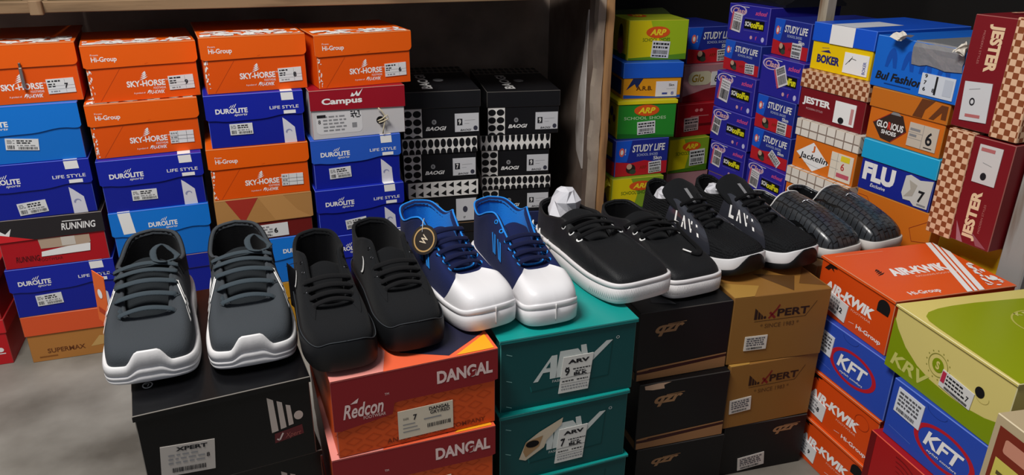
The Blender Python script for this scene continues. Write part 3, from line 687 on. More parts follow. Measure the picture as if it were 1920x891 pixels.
# --- right hand shelf
MAR = M('7a1820', .38)
def boker():
    B = Box('c11_1', 'yellow shoe box with a blue and white lid, top of the right shelf', .28, yaw=-88)
    B.cap(M('f0c90c', .38), M('1a57d0', .36), .40, M('c9a93a'), M('4a7ae0')); f, l, t = B.fb, B.fl, B.top
    l.rect(.30, .60, .68, .998, WHITE); t.rect(.30, 0, .68, .5, M('d9dbe2'))
    f.text('BOKER', .12, .16, .50, .34, M('2a2a6a'), 1, .05); f.poly([(.16, .40), (.30, .46), (.34, .40)], M('2a2a6a')); f.line([(.18, .48), (.30, .50)], .001, M('2a2a6a'))
    sf = B.sticker(.76, .28, .38, .42, 0, style='none', mat=WHITE); sf.line([(.1, .4), (.3, .75), (.5, .7)], .0012, INK); sf.line([(.22, .55), (.3, .72), (.34, .85)], .0010, INK); sf.text('BOKER', .80, .1, .92, .7, M('3a4a9a'), 1, .01, 0, 90); B.done()
boker()
def jester():
    B = Box('c11_2', 'maroon shoe box with a checkered lid, under the yellow box', .28, yaw=-86)
    B.cap(MAR, M('e0b896', .45, 'checker'), .36, M('8a4a44'), M('c9a080')); f = B.fb
    f.text('JESTER', .07, .28, .50, .46, WHITE, 1, .045); f.text('MODERN STYLES', .14, .20, .40, .24, M('c9a0a0'), 1, 0)
    sf = B.sticker(.72, .31, .30, .44, 0, style='none', mat=WHITE); sf.ell(.38, .16, .14, .15, INK); sf.rect(.78, .1, .92, .8, M('c98a8a')); B.done()
jester()
def jackelin():
    B = Box('c11_3', 'orange shoe box with a plaid lid and a white diamond badge', .28, yaw=-86)
    PL = M('dcd2c4', .45, 'plaid'); B.cap(M('e0741c', .4), PL, .34, M('c98a4a'), M('c9bca8')); f = B.fb
    f.poly([(.06, .32), (.36, .02), (.60, .26), (.32, .60)], WHITE); f.text('J', .31, .40, .36, .54, M('d8641c'), 2, .03); f.text('Jackelin', .12, .20, .58, .36, INK, 2, .015, .15); f.line([(.2, .16), (.48, .12)], .0006, GREY, 2)
    sf = B.sticker(.79, .30, .33, .52, 0, style='none', mat=M('e8dcc8')); sf.rect(.45, .74, .85, .95, M('e8d02a')); sf.text('6', .50, .40, .66, .68, M('c03a3a')); sf.rect(.35, .12, .92, .28, M('c85a6a')); sf.line([(.0, .7), (.4, .7)], .0006, GREY); sf.line([(0, .4), (.4, .4)], .0006, GREY); sf.line([(.3, 0), (.3, 1)], .0006, GREY)
    B.done()
jackelin()
def bul():
    B = Box('c12_1', 'blue shoe box with torn silver packing tape on top', .30, yaw=-90)
    BB = M('1b6ad2', .36); B.plain(BB, M('5a93e0')); f = B.fb
    for k in range(4):
        c = .22+.2*k; f.poly([(c-.07, .42)]+[(c+.07*math.cos(math.radians(a)), .42+.38*math.sin(math.radians(a))) for a in range(150, 20, -20)]+[(c+.07, .42), (c+.03, .42), (c, .62), (c-.035, .42)], M('1550b0'), 1)
    f.text('Bul Fashion', .06, .16, .62, .32, INK, 2, .03, .2); f.rect(.18, .09, .5, .11, M('123a80'), 2)
    sf = B.sticker(.78, .26, .36, .40, 0, style='none', mat=M('d4dbe4')); sf.rect(.44, .1, .50, .95, INK); sf.rect(.7, .15, .95, .9, M('c0c8d4')); [sf.text(t, .1+.28*i, .2+.3*j, .18+.28*i, .38+.3*j, INK, 2) for i, j, t in ((0, 0, '6'), (0, 1, '7'), (1, 0, '8'), (0, 2, '9'))]
    w, d, h = B.w, B.d, B.h; mb = MB(); R = random.Random(5); rows = []
    for j in range(9):   # tape runs over the top and down the front
        r = []
        for i in range(7):
            x = -w/2+w*(.45+.55*i/6)+R.uniform(-.002, .002)
            if j < 5: p = Vector((x, d*.25-(d*.75)*j/4*.995, h+.0015+R.uniform(0, .001)))
            else: p = Vector((x, -d/2-.0018-R.uniform(0, .001), h-.010*(j-4)-(.006*R.random() if j == 8 else 0)))
            r.append(p)
        rows.append(r)
    mb.grid(rows, M('a4a6aa', .35, 'metalish', .8), smooth=False); B.extra.append((mb, 'packing_tape', 'torn silver tape'))
    mb = MB()
    for (u, v, a, s_) in ((.30, .02, 20, 1.0), (.97, -.01, -60, .8)):
        c = Vector((-w/2+w*u, -d/2+.002, h+.004)); rows = []
        for j in range(4):
            rows.append([c+Vector((math.cos(math.radians(a))*.05*s_*(i/5-.3)+.006*j*math.sin(i), -.008*j*s_-.002*i, .010*math.sin(i*1.3+j)*.5+.006-.005*j*(1 if u > .5 else .5))) for i in range(6)])
        mb.grid(rows, M('ddd5c8', .8), smooth=False)
        B.extra.append((mb, 'torn_cardboard', 'torn pale cardboard flap')); mb = MB()
    B.done()
bul()
def glorious():
    B = Box('c12_2', 'orange shoe box with a black diamond badge and size 6 sticker', .30)
    OR = M('d8701c', .4); B.cap(OR, M('c9701f', .42), .38, M('b9803a')); f, l = B.fb, B.fl
    DK = M('3a2a24')
    l.poly([(.58, .64), (.66, .99), (.82, .99), (.72, .80), (.70, .64)], M('6a3a1c')); l.poly([(.78, .66), (.90, .95), (.98, .95), (.98, .70), (.92, .7), (.92, .82), (.84, .66)], M('6a3a1c'))
    f.poly([(.08, .33), (.30, .58), (.46, .58), (.54, .30), (.36, .03), (.22, .06)], DK, 1); f.poly([(.30, .56), (.44, .56), (.40, .62), (.33, .62)], GREY, 2); f.line([(.09, .33), (.30, .57)], .001, M('c0302a'), 2); f.line([(.36, .04), (.53, .30)], .001, M('c0302a'), 2)
    f.text('GLORIOUS', .14, .27, .50, .40, WHITE, 3, .03); f.text('SHOES', .22, .16, .42, .24, WHITE, 3, .03); f.text('R', .295, .26, .34, .41, M('d83a2a'), 4, .05)
    sf = B.sticker(.75, .30, .36, .44, 0, style='none', mat=M('cbbfae')); sf.text('6', .62, .22, .84, .78, INK, 1, .02); sf.line([(0, .6), (.5, .6)], .0006, GREY); sf.line([(0, .35), (.5, .35)], .0006, GREY); sf.line([(.5, 0), (.5, 1)], .0006, GREY); sf.rect(.05, .68, .4, .78, GREY); sf.rect(.05, .43, .3, .53, GREY); sf.rect(.6, .09, .88, .13, INK); B.done()
glorious()
def flu():
    B = Box('c12_3', 'navy shoe box with a cyan lid and torn size 7 sticker', .30)
    B.cap(M('1d2a92', .36), M('1fa6d8', .36), .38, M('4a62b8'), M('5ac0e4')); f = B.fb
    f.text('FLU', .06, .20, .50, .56, WHITE, 1, .06); f.text('Exclusive', .19, .10, .40, .17, WHITE, 1, .01, .2)
    mb = MB(); sf0 = f.sub(mb, .80, .32, .36*B.w, .56*B.h, 0, .0006)
    prism(sf0, [(0, .3), (.05, .9), (.2, .97), (.55, .88), (1, .98), (.96, .02), (.5, .0), (.35, .12), (.1, .1)], .001, M('d2d0ca'))
    s2 = Surf(mb, sf0.o+sf0.N*.001, sf0.U, sf0.V, sf0.W, sf0.H); s2.text('7', .58, .16, .80, .56, INK, 1, .03); s2.poly([(.1, .2), (.3, .5), (.2, .8), (.5, .7), (.4, .3)], M('b2aca0'), 1); s2.poly([(.6, .06), (.9, .06), (.9, .12), (.6, .12)], GREY)
    B.extra.append((mb, 'size_label', 'torn white sticker')); B.done()
flu()
def tri_orange():
    x, y, z, a, w, h = POS['c12_4']
    B = Box('c12_4', 'orange shoe box with outlined triangles, lowest on the right shelf', .30, dims=(x, y, z+h-.115, -86, .192, .115)); B.plain(M('d8741f', .42), M('b9803a')); f = B.fb; L = M('9a3a1c')
    f.line([(.02, .9), (.14, .9), (.36, .42), (.02, .62)], .0012, L); f.line([(.98, .9), (.74, .62), (.80, .40), (.98, .48)], .0012, L); f.line([(.36, .42), (.02, .35)], .0012, L); B.done()
tri_orange()
def jester_up(key, label, flip, yaw):
    """maroon and checkered box laid on its long side: its end stands upright"""
    B = Box(key, label, .27, yaw=yaw); CK = M('e0b896', .45, 'checker'); w, h, d = B.w, B.h, B.d; k = .40
    if flip: B.body.chbox(-w/2+k*w-.01, w/2, -d/2+.003, d/2, .003, h-.003, MAR, .0012, M('9a5a54'))
    else: B.body.chbox(-w/2, w/2-k*w+.01, -d/2+.003, d/2, .003, h-.003, MAR, .0012, M('9a5a54'))
    B.lid = MB(); x0, x1 = (-w/2, -w/2+k*w) if flip else (w/2-k*w, w/2)
    B.lid.chbox(x0, x1, -d/2, d/2+.003, 0, h, CK, .0014, M('c9a080')); B.bf = .003; B.lf = 0; f = B.fb
    if flip:
        f.text('JESTER', .56, .06, .76, .52, M('e6c6a0'), 1, .05, 0, 90); f.text('MODERN STYLES', .78, .15, .81, .42, M('b8706a'), 1, 0, 0, 90)
        f.poly([(.44, .20), (.60, .02), (.50, .02)], M('a8707a')); f.poly([(.70, .14), (.80, .03), (.96, .03)], M('96525c'))
        sf = B.sticker(.68, .76, .34, .34, 0, style='none', mat=M('cfccca'), r=.1); sf.ell(.45, .20, .13, .10, INK); sf.rect(.1, .84, .7, .93, M('b86a6a')); sf.line([(.3, .55), (.7, .5)], .0008, GREY)
    else:
        f.text('JESTER', .24, .52, .46, .92, M('e6c6a0'), 1, .05, 0, -90); f.text('MODERN STYLES', .17, .58, .20, .86, M('b8706a'), 1, 0, 0, -90)
        B.top.text('JES', .2, .2, .5, .5, M('e6c6a0'), 1, .04)
        sf = B.sticker(.30, .26, .40, .34, 4, style='none', mat=M('cfd0d2')); sf.ring(.38, .5, .10, .10, .4, INK); sf.rect(.2, .1, .75, .18, M('b86a6a')); sf.line([(.2, .8), (.6, .85)], .0008, GREY)
    B.done()
jester_up('c13_1', 'maroon and checkered shoe box standing upright, upper of the two at right', False, -87)
jester_up('c13_2', 'maroon and checkered shoe box standing upright, lower of the two at right', True, -86)

# --- front row
def black_front(key, label, dims=None, full=True):
    B = Box(key, label, .33, dims=dims, group='black front row shoe boxes with a bars and dot logo'); KM = M('0d0d0f', .22); B.flip(KM, KM, [(1, .93), (0, .93)], M('7a746c', .5), .002)
    f = B.fb; G = M('b5aca2')
    if full: B.sticker(.245, .36, .30, .36, -6, style='none', mat=M('b9b2aa')); mb = B.extra[-1][0]; sf = B.surf('body').sub(mb, .245, .36, .30*B.w, .36*B.h, -6, .0018)
    f.poly([(.735, .40), (.775, .41), (.765, .80), (.73, .845)], G); f.poly([(.79, .42), (.825, .43), (.815, .75), (.785, .78)], G); f.poly([(.84, .44), (.87, .45), (.862, .69), (.835, .71)], G); f.ell(.905, .545, .028, .055, G)
    f.poly([(.745, .26), (.925, .30), (.92, .42), (.75, .38)], M('5a2226')); f.line([(.76, .31), (.775, .29), (.80, .37)], .0022, M('c9b9b4'), 2); f.text('Xpert', .81, .28, .91, .36, M('8a4a44'), 2, .02, .3)
    if full:
        sf.text('XPERT', .28, .80, .86, .93, INK, 1, .04); R = B.rng
        for k in range(3):
            u = .14
            while u < .7: L = R.uniform(.05, .16); sf.rect(u, .66-.13*k, u+L, .70-.13*k, GREY); u += L+.04
        sf.text('8', .84, .46, .90, .60, INK); u = .2
        while u < .82: L = R.uniform(.006, .02); sf.rect(u, .10, u+L, .25, INK); u += L+R.uniform(.006, .016)
        B.top.ring(.09, .20, .03, .024, .25, M('c9c9c9')); B.top.line([(.075, .21), (.10, .21), (.09, .19)], .001, M('c9c9c9'))
    B.done(); return B
F1 = black_front('f1_1', 'glossy black shoe box under the grey knit trainers')
x, y, z, a, w, h = POS['f1_1']
black_front('f1_1', 'black shoe box beneath the top black box under the grey trainers', (x+.006, y+.004, z-.1265, 6, w, .1260), False)
def dangal(key, label, full=True, yaw=None):
    B = Box(key, label, .31, yaw=yaw, group='red and orange front row shoe boxes'); D1, O1 = M('8a1c22', .4), M('d9531c', .42)
    i = .003; B.flip(O1, D1, [(1, .60), (.965, .58), (.40, .585), (.355, .58), (.34, .44), (.04, .36), (0, .37)], M('a8605a'), i)
    f, l, t = B.fb, B.fl, B.top; P = M('e6c9c2')
    l.text('DANGAL', .615, .70, .965, .865, P, 1, .04); l.text('Redcon', .055, .50, .29, .68, P, 1, .02, .3); l.text('FOOTWEAR', .17, .455, .30, .495, P, 1, 0); l.text('TM', .30, .70, .325, .73, P, 1, 0); l.poly([(.10, .68), (.15, .74), (.14, .68)], P)
    l.poly([(.81, .70), (.83, .76), (.86, .79), (.85, .72)], D1, 2)
    q = M('c4481a')
    for iu in range(9):
        for iv in range(5):
            cu, cv = .05+.115*iu+(.057 if iv % 2 else 0), .06+.12*iv
            if cu < .94 and cv < .58: f.ring(cu, cv, .05, .055, .14, q, 1, 4)
    f.text('AN ISO CERTIFIED COMPANY', .30, .05, .92, .11, M('7a2a12'), 2, .01)
    t.rect(.0, .0, 1, 1, M('e2603c')); t.poly([(0, 0), (.3, 0), (.36, .16), (.12, .6), (0, .5)], M('d98a80'), 2); t.poly([(.44, .12), (.70, .02), (.98, .16), (.985, .4), (.8, .9), (.5, .5)], M('232338'), 2); t.poly([(.74, .01), (.98, .01), (.98, .14)], M('f0a41c'), 3)
    t.poly([(.9, .3), (1, .22), (1, .6)], M('c8302c'), 3); t.poly([(.2, .6), (.5, .5), (.8, 1), (.1, 1)], M('b8342c'), 2)
    mb = MB(); sf = f.sub(mb, .54, .255, .34*B.w, .37*B.h, 0, .0008); prism(sf, [(0, 0), (1, 0), (1, 1), (0, 1)], .001, M('d8cbb4')); sf = Surf(mb, sf.o+sf.N*.001, sf.U, sf.V, sf.W, sf.H)
    sf.text('7', .27, .60, .34, .80, INK, 1, .03); sf.text('SIZE', .09, .66, .19, .73, INK, 1, .0); sf.text('DANGAL', .56, .82, .94, .94, INK, 1, .03); sf.text('GRY/RED', .58, .68, .94, .80, INK, 1, .02); sf.rect(.46, .53, .78, .57, GREY); R = B.rng
    u = .52
    while u < .95: L = R.uniform(.008, .02); sf.rect(u, .22, u+L, .36, INK); u += L+R.uniform(.008, .02)
    for k in range(3): sf.rect(.08, .48-.13*k, .30+.04*k, .51-.13*k, GREY)
    B.extra.append((mb, 'size_label', None)); B.done()
dangal('f2_1', 'red and orange shoe box under the black canvas shoes')
dangal('f2_2', 'red and orange shoe box beneath the one under the black canvas shoes')
def teal(key, label, size, torn=False, dims=None, yaw=None, blank=False):
    B = Box(key, label, .31, dims=dims, yaw=yaw, group='teal front row shoe boxes'); T1 = M('0f7472', .32); T2 = M('09494a', .38); B.flip(T2, T1, [(1, .955), (0, .955)], M('4fa39c', .5), .002); f, t = B.fb, B.top  # shade painted in: front teal darker, lid and top lighter where light falls
    for k in range(3): f.line([(.05, .80-.36*k), (.09, .77-.36*k)], .0012, M('7fb0aa'))
    f.line([(.23, .22), (.80, .26), (.82, .78)], .0014, M('093f3e')); f.line([(.23, .22), (.22, .30)], .001, M('167a76'))
    LG = M('c9cfca')
    if not blank:
        f.poly([(.24, .35), (.275, .35), (.31, .46), (.36, .46), (.36, .36), (.41, .36), (.41, .68), (.37, .68)], LG); f.poly([(.33, .52), (.36, .52), (.36, .60)], T2, 2)
        f.poly([(.40, .36), (.44, .36), (.48, .5), (.57, .5), (.60, .62), (.56, .72), (.43, .72)], LG); f.poly([(.60, .46), (.64, .46), (.82, .76), (.77, .76), (.64, .56), (.62, .76), (.58, .76)], LG)
        f.ring(.855, .78, .013, .02, .3, LG); f.text('FASHION', .38, .30, .50, .335, LG, 1, .0)
        mb = MB(); sf = f.sub(mb, .545, .38, .24*B.w, .50*B.h, 0, .0008); prism(sf, [(0, .0), (.92, .0), (1.04, 1), (.12, 1)], .001, M('d9d7d0')); sf = Surf(mb, sf.o+sf.N*.001, sf.U, sf.V, sf.W, sf.H)
        sf.text('ARV', .26, .80, .92, .91, INK, 1, .05); sf.text(size, .17, .48, .32, .70, INK, 1, .03); sf.text('BLK', .45, .45, .88, .54, INK, 1, .05); sf.line([(.06, .42), (.98, .44)], .0006, INK); sf.line([(.06, .25), (.96, .25)], .0005, INK)
        R = B.rng
        for v, u0, u1 in ((.64, .42, .98), (.70, .2, .3), (.57, .5, .8), (.33, .1, .45), (.33, .55, .9), (.18, .08, .9), (.10, .08, .9)):
            u = u0
            while u < u1: L = R.uniform(.03, .09); sf.rect(u, v-.015, min(u+L, u1), v+.015, INK if v > .3 else GREY); u += L+.02
        B.extra.append((mb, 'size_label', None))
        if torn:
            f.poly([(.15, .32), (.20, .55), (.30, .66), (.48, .80), (.47, .70), (.36, .52), (.34, .42), (.2, .28)], M('c9b9a0'), 3); f.poly([(.18, .42), (.2, .55), (.33, .6), (.3, .45), (.2, .33)], M('a5825a'), 4); f.ell(.25, .51, .05, .05, HOLE, 5)
    t.rect(.0, .0, 1, 1, M('148f88', .3)); t.poly([(.3, .72), (.36, .72), (.42, .9), (.47, .72), (.42, .66), (.5, .66), (.56, .86), (.5, .92), (.3, .92)], M('b9d8d2'), 2)
    B.done()
teal('f3_1', 'teal shoe box with a size 9 sticker under the navy and white shoes', '9')
teal('f3_2', 'teal shoe box with torn logo and a size 7 sticker, below the size 9 one', '7', True)
x, y, z, a, w, h = POS['f3_2']
teal('f3_2', 'teal shoe box lowest of its stack, at the bottom edge of the picture', '8', dims=(x+.006, y-.004, z-.0892, 1, w, .0888), blank=True)
def qzr(key, label, stripes=True, sticker=None, dims=None, yaw=None, logo=(.20, .72), d=.30, torn=False):
    B = Box(key, label, d, dims=dims, yaw=yaw, group='black front row shoe boxes with an italic logo'); KM = M('101012', .42); B.plain(KM, M('3f3b38')); f = B.fb; C = M('9a7450')
    u, v = logo; f.text('qzr', u-.03, v-.09, u+.28, v+.07, C, 1, .04, .35); f.line([(u+.1, v+.075), (u+.3, v+.085)], .0012, C)
    if stripes:
        f.poly([(.01, .005), (.99, .005), (.99, .165), (.12, .10), (.01, .10)], M('9c7048')); f.poly([(.01, .14), (.12, .14), (.14, .155), (.99, .205), (.99, .225), (.13, .18), (.01, .165)], M('9c7048')); f.poly([(.01, .105), (.12, .105), (.99, .17), (.99, .20), (.13, .15), (.01, .135)], M('3a1414'))
        for sd in (B.left,): sd.rect(.01, .005, .99, .12, M('9c7048'))
    B.top.poly([(.2, .1), (.42, .05), (.3, .3)], M('3a3a3c')); B.top.poly([(.55, .2), (.9, .12), (.7, .4)], M('2c2c2e'))  # grey triangles paint the lit patches on the black top
    if torn:
        f.poly([(.05, .975), (.06, .92), (.14, .90), (.27, .90), (.26, .955), (.34, .985), (.2, .99)], M('c9a78a'), 1)
    if sticker: B.sticker(*sticker, style='text4', mat=M('c9c4bc'))
    B.done()
qzr('f4_1', 'black shoe box with brown stripes under the black white-soled shoes', yaw=-3)
qzr('f4_2', 'black shoe box with a torn upper corner, second in the striped stack', torn=True, yaw=-4)
x, y, z, a, w, h = POS['f4_2']
qzr('f4_2', 'black shoe box lowest of the striped stack, on the floor', dims=(x+.004, y-.004, .0, -4, w, z-.0005), logo=(.2, .70), stripes=False)
def brown(key, label, sticker, yaw=None):
    B = Box(key, label, .30, yaw=yaw, group='brown front row shoe boxes with a dark logo'); K1 = M('8f642c', .55); B.plain(K1, M('8a6030')); f = B.fb; D = M('2c1a12'); RD = M('7a1c1a')
    for k, (u0, u1, v) in enumerate(((.225, .255, .82), (.262, .288, .77), (.295, .315, .73))): f.poly([(u0, .65), (u1, .65), (u1, v-.04), (u0, v)], D)
    f.ell(.335, .67, .014, .02, D); f.line([(.375, .65), (.45, .78), (.475, .84)], .0032, RD); f.line([(.38, .74), (.44, .65)], .0045, RD)
    f.text('PERT', .46, .665, .79, .775, D, 1, .03); f.line([(.23, .62), (.76, .63), (.86, .84)], .0008, D); f.text('* SINCE 1983 *', .30, .51, .70, .575, M('5a3a1c'), 1, .0)
    t = B.top; t.poly([(0, .2), (.35, .12), (.2, .0), (0, 0)], M('a8803c')); t.poly([(.42, .28), (.62, .02), (.8, .2)], M('5a3c1c')); t.poly([(.75, .1), (.98, .04), (.98, .3)], M('6a4620')); t.poly([(.1, .5), (.4, .3), (.5, .8)], M('7a5426'))
    B.sticker(*sticker, style='text4', mat=M('d6d0c4')); B.done()
brown('f5_1', 'brown shoe box with a dark logo under the black mesh trainers', (.275, .30, .23, .21, 0))
brown('f5_2', 'brown shoe box with a dark logo, lower of the two brown ones', (.16, .36, .24, .22, 4))
x, y, z, a, w, h = POS['f5_3']
qzr('f5_3', 'black shoe box under the two brown boxes', False, (.37, .21, .32, .26, 6), dims=(x, y, .0, -5, .178, z+h+.0004 if False else .1124), logo=(.62, .78))

# --- right hand pile
AK, AK2 = M('e6581c', .36), M('d84a12', .4)
def airkwik(key, label, full=True, size='12', dims=None, hole=True, d=.225):
    B = Box(key, label, d, dims=dims, group='orange boxes in the right hand pile'); B.flip(AK2, AK, [(1, .95), (0, .95)], M('c98a6a'), .002); f, t, R = B.fb, B.top, B.rng
    f.text('AIR-KWIK', .10, .44, .78, .63, WHITE, 1, .05, .2); f.text('FOOTWEAR', .50, .36, .76, .40, M('f0b8a0'), 1, 0); f.text('Hi-Group', .60, .10, .92, .20, WHITE, 1, .02); f.line([(.5, .15), (.57, .17)], .0006, WHITE)
    f.poly([(.06, .80), (.12, .92), (.20, .95), (.24, .90), (.18, .88), (.20, .82), (.15, .86), (.12, .80)], M('20120e')); f.line([(.02, .45), (.05, .38)], .003, WHITE)
    if hole: f.poly([(.80, .66), (.94, .66), (.95, .76)]+arc(.875, .78, .075, .12, 10, 170, 8)+[(.80, .76)], HOLE, 2)
    else: f.ring(.80, .70, .09, .14, .06, M('b03a12'), 2)
    if full:
        t2 = Surf(B.lid, (B.w/2, -B.d/2, B.h), (0, 1, 0), (-1, 0, 0), B.d, B.w)   # read from the near side
        t2.text('AIR-KWIK', .27, .42, .76, .57, WHITE, 1, .05, .15); t2.text('EXCLUSIVE FOOTWEAR', .42, .36, .78, .39, M('f4c9b0'), 1, 0); wing(t2, .20, .52, .09, .13, M('3a1a10'))
        t2.text('Hi-Group', .17, .05, .42, .13, WHITE, 1, .02); t2.line([(.08, .93), (.5, .93)], .0009, M('f0b090'))
        for (u0, du) in ((.58, .045), (.640, .025), (.68, .045)):
            vt = lambda u: min(.997, (.997-u)/.36)
            a, b_ = (u0, .003), (u0+du, .003); c, d = (min(u0+du+.36*vt(u0+du), .997), vt(u0+du)), (min(u0+.36*vt(u0), .997), vt(u0)); t2.poly([a, b_, c, d], WHITE, 1+u0)
        for i in range(60):
            v = R.uniform(.02, .9); lo_ = .77+.35*v
            if lo_ > .94: continue
            u = R.uniform(lo_, .96); k = R.randint(5, 7); a0 = R.uniform(0, 6); ru, rv = R.uniform(.008, .03), R.uniform(.012, .05)
            t2.poly([(min(u+ru*R.uniform(.3, 1.2)*math.cos(a0+6.28*q/k), .997), min(max(v+rv*R.uniform(.3, 1.2)*math.sin(a0+6.28*q/k), .003), .997)) for q in range(k)], WHITE, 2+.06*i)
    B.sticker(.31 if full else .20, .27 if full else .30, .30, .34, -6, style='rows', size=size, ts=.28, mat=M('dcdad8')); B.done()
airkwik('g1_1', 'orange shoe box with printed top and size 12 sticker, beside the lime green box', d=.248)
def kft(key, label, dims=None, sticker=(.14, .60, .27, .40, -4), logo=.55, d=.225):
    B = Box(key, label, d, dims=dims, group='blue boxes with a red ring logo'); K = M('2b4bb0', .36); B.plain(K, M('5f78c8')); f = B.fb; R = M('b81c2c'); c = logo
    f.ring(c, .46, .30, .30, .16, R, 1, 36); f.text('KFT', c-.19, .36, c+.19, .60, WHITE, 2, .03, .2); f.text('stylish comfort', c-.14, .27, c+.16, .32, WHITE, 3, .01, .2); f.line([(.05, .2), (.3, .17)], .0006, M('6a86d8'))
    f.ring(.47, .95, .10, .09, .06, M('20398c'), 1, 16, 180, 360)
    B.sticker(*sticker, style='text4', mat=M('d9dbe0')); B.done()
kft('g1_2', 'blue shoe box with a red ring logo between two orange boxes')
airkwik('g1_3', 'orange shoe box under the blue ring-logo box, right hand pile', False, '8', hole=False)
x, y, z, a, w, h = POS['g1_3']
airkwik('g1_3', 'orange shoe box lowest in the right hand pile, on the floor', False, '9', dims=(x-.002, y, 0, a, w, z-.0005), hole=True)
def krv():
    B = Box('g2_1', 'lime green and cream shoe box on top of the right hand pile', .29)
    CR, GR = M('d8c878', .34), M('7f9410', .34)
    B.flip(CR, M('dccb74', .32), [(1, .965), (0, .965)], M('e6dca8'), .002); f, t = B.fb, B.top; GL = M('8f9c12', .32)
    low = [(.0, .0), (1, .0), (1, .42)]+[(1-i/12, .42-.19*math.sin(math.pi*min(1, (i/12)*1.25)*.5)+.0+(.62*max(0, (i/12-.45))**1.9)) for i in range(1, 12)]+[(0, .52)]
    f.poly([(.003, .005), (.997, .005), (.997, .40), (.85, .30), (.7, .25), (.55, .245), (.4, .27), (.28, .33), (.15, .47), (.05, .66), (.003, .80)], GR, 1)
    t.poly([(.997, .012), (.6, .02), (.35, .025), (.26, .032), (.20, .055), (.155, .10), (.125, .18), (.11, .28), (.105, .43), (.115, .65), (.14, .997), (.997, .997)], GL, 1)
    D = M('8f8d3a'); f.ell(.44, .54, .048, .10, GR, 2); f.ring(.44, .54, .082, .165, .06, D, 2)
    for k in range(14): w_ = 2*math.pi*k/14; f.ell(.44+.098*math.cos(w_), .54+.20*math.sin(w_), .005, .011, D, 2, 6)
    f.text('S', .425, .48, .455, .60, CR, 3, .04); f.text('KRV', .05, .10, .40, .30, M('c6c46a'), 2, .03, .2)
    t.ell(.46, .61, .11, .095, M('c2bc5e'), 2); t.ring(.46, .61, .19, .16, .06, M('b9b456'), 2); t.ell(.46, .61, .055, .048, GL, 3)
    tk = Surf(B.lid, (B.w/2, -B.d/2, B.h), (0, 1, 0), (-1, 0, 0), B.d, B.w); tk.text('K R V', .54, .67, .68, .71, M('c9c472'), 2, .03); tk.text('SHOES', .53, .37, .69, .41, M('c9c472'), 2, .03)
    f.ell(.775, .575, .035, .075, HOLE, 2); f.ring(.80, .53, .05, .08, .08, M('b5a65a'), 1, 20, 200, 380)
    B.sticker(.615, .40, .26, .25, -4, style='none', mat=M('d6d4d0')); mb = B.extra[-1][0]; sf = f.sub(mb, .615, .40, .26*B.w, .25*B.h, -4, .0018)
    sf.rect(.02, .3, .14, .95, M('b8304a')); R = B.rng
    for k in range(3):
        u = .17
        while u < .70: L = R.uniform(.04, .1); sf.rect(u, .78-.22*k, u+L, .88-.22*k, INK); u += L+.025
    sf.text('7', .82, .3, .9, .62, INK); u = .18
    while u < .9: L = R.uniform(.005, .012); sf.rect(u, .06, u+L, .2, INK); u += L+.008
    B.done()
krv()
kft('g2_2', 'blue shoe box with a red ring logo under the lime green box', (*POS['g2_2'][:2], POS['g2_1'][2]-.1064, *POS['g2_2'][3:5], .1060), (.21, .70, .28, .42, -2), .60, d=.27)
def ring_red():
    x, y, z, a, w, h = POS['g2_2']; zt = POS['g2_1'][2]-.1068
    B = Box(None, 'dark red shoe box with faint rings under the blue ring-logo box', .27, dims=(x-.012, y+.010, zt-.105, a, .215, .105), name='shoe_box'); B.plain(M('a81a1c', .36), M('d8563a')); f = B.fb
    for k in range(5): f.ring(.32, .50, .06+.05*k, .10+.08*k, .05, M('7a1014'), 1, 28, -80, 100)
    f.rect(.0, .0, .06, .99, M('6a0e12')); f.rect(.2, .2, .34, .34, WHITE, 2); B.done()
    return zt-.105
zr = ring_red()
def small_frame_box():
    B = Box(None, 'small beige box with a maroon border and yellow panel, bottom right corner', .14, dims=(.852, .528, .335-.10, -99, .13, .085+.1), name='shoe_box'); B.plain(M('b9a683', .5), M('d8c9a8')); f = B.fb
    f.rect(.07, .04, .97, .93, M('7a2c1c'), 1); f.rect(.12, .08, .95, .70, M('cfc25a'), 2); f.rrect(.17, .76, .55, .87, M('c98a72'), 2); f.rect(.17, .585, .44, .615, M('5a4a2a'), 3); f.rect(.2, .40, .30, .43, M('8a7a3a'), 3)
    B.done()
small_frame_box()
# ------------------------------------------------------------------ boxes half seen or hidden that carry the stacks
KR = M('8f6a42', .6)
def carrier(x, y, a, w, ztop, label, n=1, d=.28, mat=KR, z0=0.0):
    h = (ztop-z0)/n
    for k in range(n):
        B = Box(None, label if n == 1 else label+(', upper of them' if k == n-1 else ', on the floor' if k == 0 else ', middle of them'), d, dims=(x, y, z0+h*k+.0002, a, w, h-.0004)); B.cap(mat, mat, .3, M('7a5a38')); B.done()
def below(key, label, n=1, d=.28, mat=KR, z=None, yaw=None, w=None, dx=0, dy=0):
    x, y, zz, a, ww, h = POS[key]; w = w or ww-.008; a1 = a if yaw is None else yaw
    c = math.radians(a); cx, cy = x+math.cos(c)*ww/2+dx, y+math.sin(c)*ww/2+dy; c = math.radians(a1)
    carrier(cx-math.cos(c)*w/2, cy-math.sin(c)*w/2, a1, w, zz if z is None else z, label, n, d, mat)
x, y, z, a, w, h = POS['c3_4']; POS['c3_5'] = (x+.006, y, z-.1215, a, w-.004, .1211)
blue_box('c3_5', 'bright light blue shoe box between the grey trainers and the black canvas shoes', True, logo=(.62, .92), life=False, bands='none', sticker=None, yaw=1)
below('c3_4', 'dark yellow shoe box on the floor behind the black canvas shoes', mat=M('c08a1c', .5), z=POS['c3_5'][2]-.0004, yaw=1)
x, y, z, a, w, h = POS['c4_4']; POS['c4_5'] = (x+.010, y, z-.1215, a, w, .1211)
blue_box('c4_5', 'dark blue shoe box just visible behind the black canvas shoes', sticker=None, yaw=1.5)
